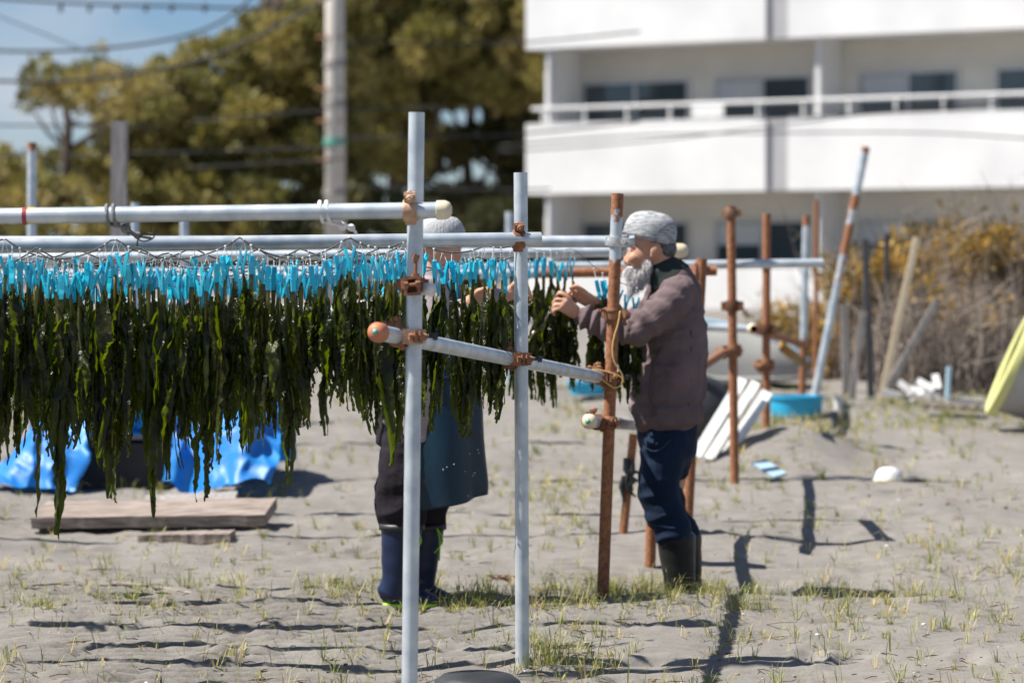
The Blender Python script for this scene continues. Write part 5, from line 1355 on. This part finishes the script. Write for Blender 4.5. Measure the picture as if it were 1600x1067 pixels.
# ------------------------------------------------------------------ ground cover
M['grass'] = mat_attr('beach_grass', [(0, (.06, .085, .018)), (.4, (.15, .17, .04)), (.75, (.30, .27, .09)), (1, (.42, .32, .16))], rough=.6, trans=(.45, .45, .35))
grs = random.Random(12)
def blades(mb, c, n, h, spread, tone):
    for i in range(n):
        a = grs.uniform(0, 6.28); r = abs(grs.gauss(0, spread)); p = Vector((c.x + r*math.cos(a), c.y + r*math.sin(a)*1.0, 0)); p.z = gz(p.x, p.y, 8.9 < p.y < 14) - .004
        L = h * grs.uniform(.45, 1.25); a2 = a + grs.gauss(0, .7); ben = grs.uniform(.35, 1.5); d = Vector((math.cos(a2), math.sin(a2), 0)); s = Vector((-d.y, d.x, 0)) * grs.uniform(.0009, .0018) * (1 + max(0, p.y - 12) * .06)
        p1 = p + d*L*.28*ben + Vector((0, 0, L*(.58 - .1*ben))); p2 = p + d*L*.80*ben + Vector((0, 0, L*max(.22, 1 - .52*ben)))
        o = len(mb.v); mb.v += [tuple(q) for q in (p - s, p + s, p1 + s*.8, p1 - s*.8, p2)]; mb.f += [(o, o+1, o+2, o+3), (o+3, o+2, o+4)]
        t = min(1, max(0, tone + grs.gauss(0, .18))); mb.attr('tone', [min(1, t+.25), min(1, t+.25), t, t, min(1, t + .1)])
gr = MB()
def band_w(px, py):
    "how thick the grass stands, by place"
    w = .22
    w += 2.6 * math.exp(-((py - (936 + .02*(px-800)))/20)**2) * sstep(480, 620, px) * (1 - sstep(1080, 1250, px))
    w += .55 * math.exp(-((py - 945)/30)**2) * (1 - .5*sstep(480, 620, px))
    w += 1.0 * math.exp(-((py - 1020)/35)**2 - ((px - 880)/75)**2)
    w += .9 * math.exp(-((py - 655)/22)**2) * sstep(780, 900, px) + .8 * math.exp(-((py - 700)/30)**2 - ((px - 1170)/90)**2)
    w += .8 * math.exp(-((py - 640)/22)**2) * sstep(1180, 1300, px)
    w += .55 * math.exp(-((py - 790)/60)**2 - ((px - 870)/90)**2) + .35 * math.exp(-((py - 880)/60)**2 - ((px - 1480)/140)**2) + .3 * math.exp(-((py-985)/40)**2 - ((px-1350)/180)**2)
    w += .4 * math.exp(-((py - 758)/14)**2) * (1 - sstep(400, 500, px)); w *= .35 + 1.3 * max(0, .5 + fbm(px*.012, py*.03, 8))
    return w
nt = 0
while nt < 4400:
    y = 9.3 + (22.3 - 9.3) * grs.random() ** 1.25; x = grs.uniform(-.19, .19) * y
    z = gz(x, y, False); px = 800 + x / y * F; py = YH - (z - ZC) * F / y
    if grs.random() > band_w(px, py) * .6: continue
    nt += 1
    blades(gr, Vector((x, y, z)), grs.choice((1, 2, 3, 4, 6, 9, 14)), grs.uniform(.04, .14), grs.uniform(.004, .016), grs.uniform(.05, .85))
for px, py, n, h in ((865,1035,46,.15),(845,1050,30,.12),(905,1045,30,.12),(618,940,40,.09),(960,930,60,.12),(1000,925,60,.13),(1040,922,60,.14),(1080,925,50,.12),(1120,935,30,.12),(1190,925,30,.14),(1275,925,22,.13),(1320,945,24,.12),(1440,900,22,.14),(1465,945,22,.16),(1560,900,24,.15),(790,945,36,.11),(740,950,36,.10),(830,965,30,.11),(905,935,36,.12),(1180,1000,20,.1),(1310,970,24,.11),(1140,1000,22,.13)):
    c = gpt(px, py)
    for j in range(4): blades(gr, c + Vector((grs.gauss(0, .05), grs.gauss(0, .05), 0)), n // 3, h, .022, grs.uniform(.2, .7))
o = build('beach_grass', gr, M['grass'], smooth=False); tag(o, 'thin yellowish green beach grass growing in the sand', 'grass', None, 'stuff')
# twigs, shell bits and specks scattered on the sand
M['litter'] = mat_attr('beach_litter', [(0, (.03, .022, .018)), (.4, (.13, .075, .04)), (.7, (.30, .21, .13)), (.9, (.40, .34, .27)), (1, (.75, .74, .72))], rough=.8)
lt_ = MB(); lr = random.Random(21)
for i in range(1100):
    y = 9.4 + 8 * lr.random() ** 1.7; x = lr.uniform(-.185, .185) * y; z = gz(x, y) + .002; tone = lr.random(); n0 = len(lt_.v)
    if lr.random() < .55:
        a = lr.gauss(0, .8); L = lr.uniform(.012, .075) if lr.random() < .85 else lr.uniform(.08, .16); d = Vector((math.cos(a)*L, math.sin(a)*L, lr.uniform(-.1, .3)*L*.5)); p = Vector((x, y, z)); lt_.tube([p, p + d*.5 + Vector((0, 0, .004)), p + d], [.0016, .002, .001], 4); tone *= .8
    else:
        s = lr.uniform(.002, .008); lt_.ball((x, y, z), (s*1.5, s, s*.6), 6, 4)
        if lr.random() < .08: tone = 1.0
    lt_.attr('tone', [tone] * (len(lt_.v) - n0))
tag(build('beach_litter', lt_, M['litter']), 'twigs, shell bits and dark specks scattered over the sand', 'litter', None, 'stuff')
print('pegs', npeg, 'fronds', nfr)
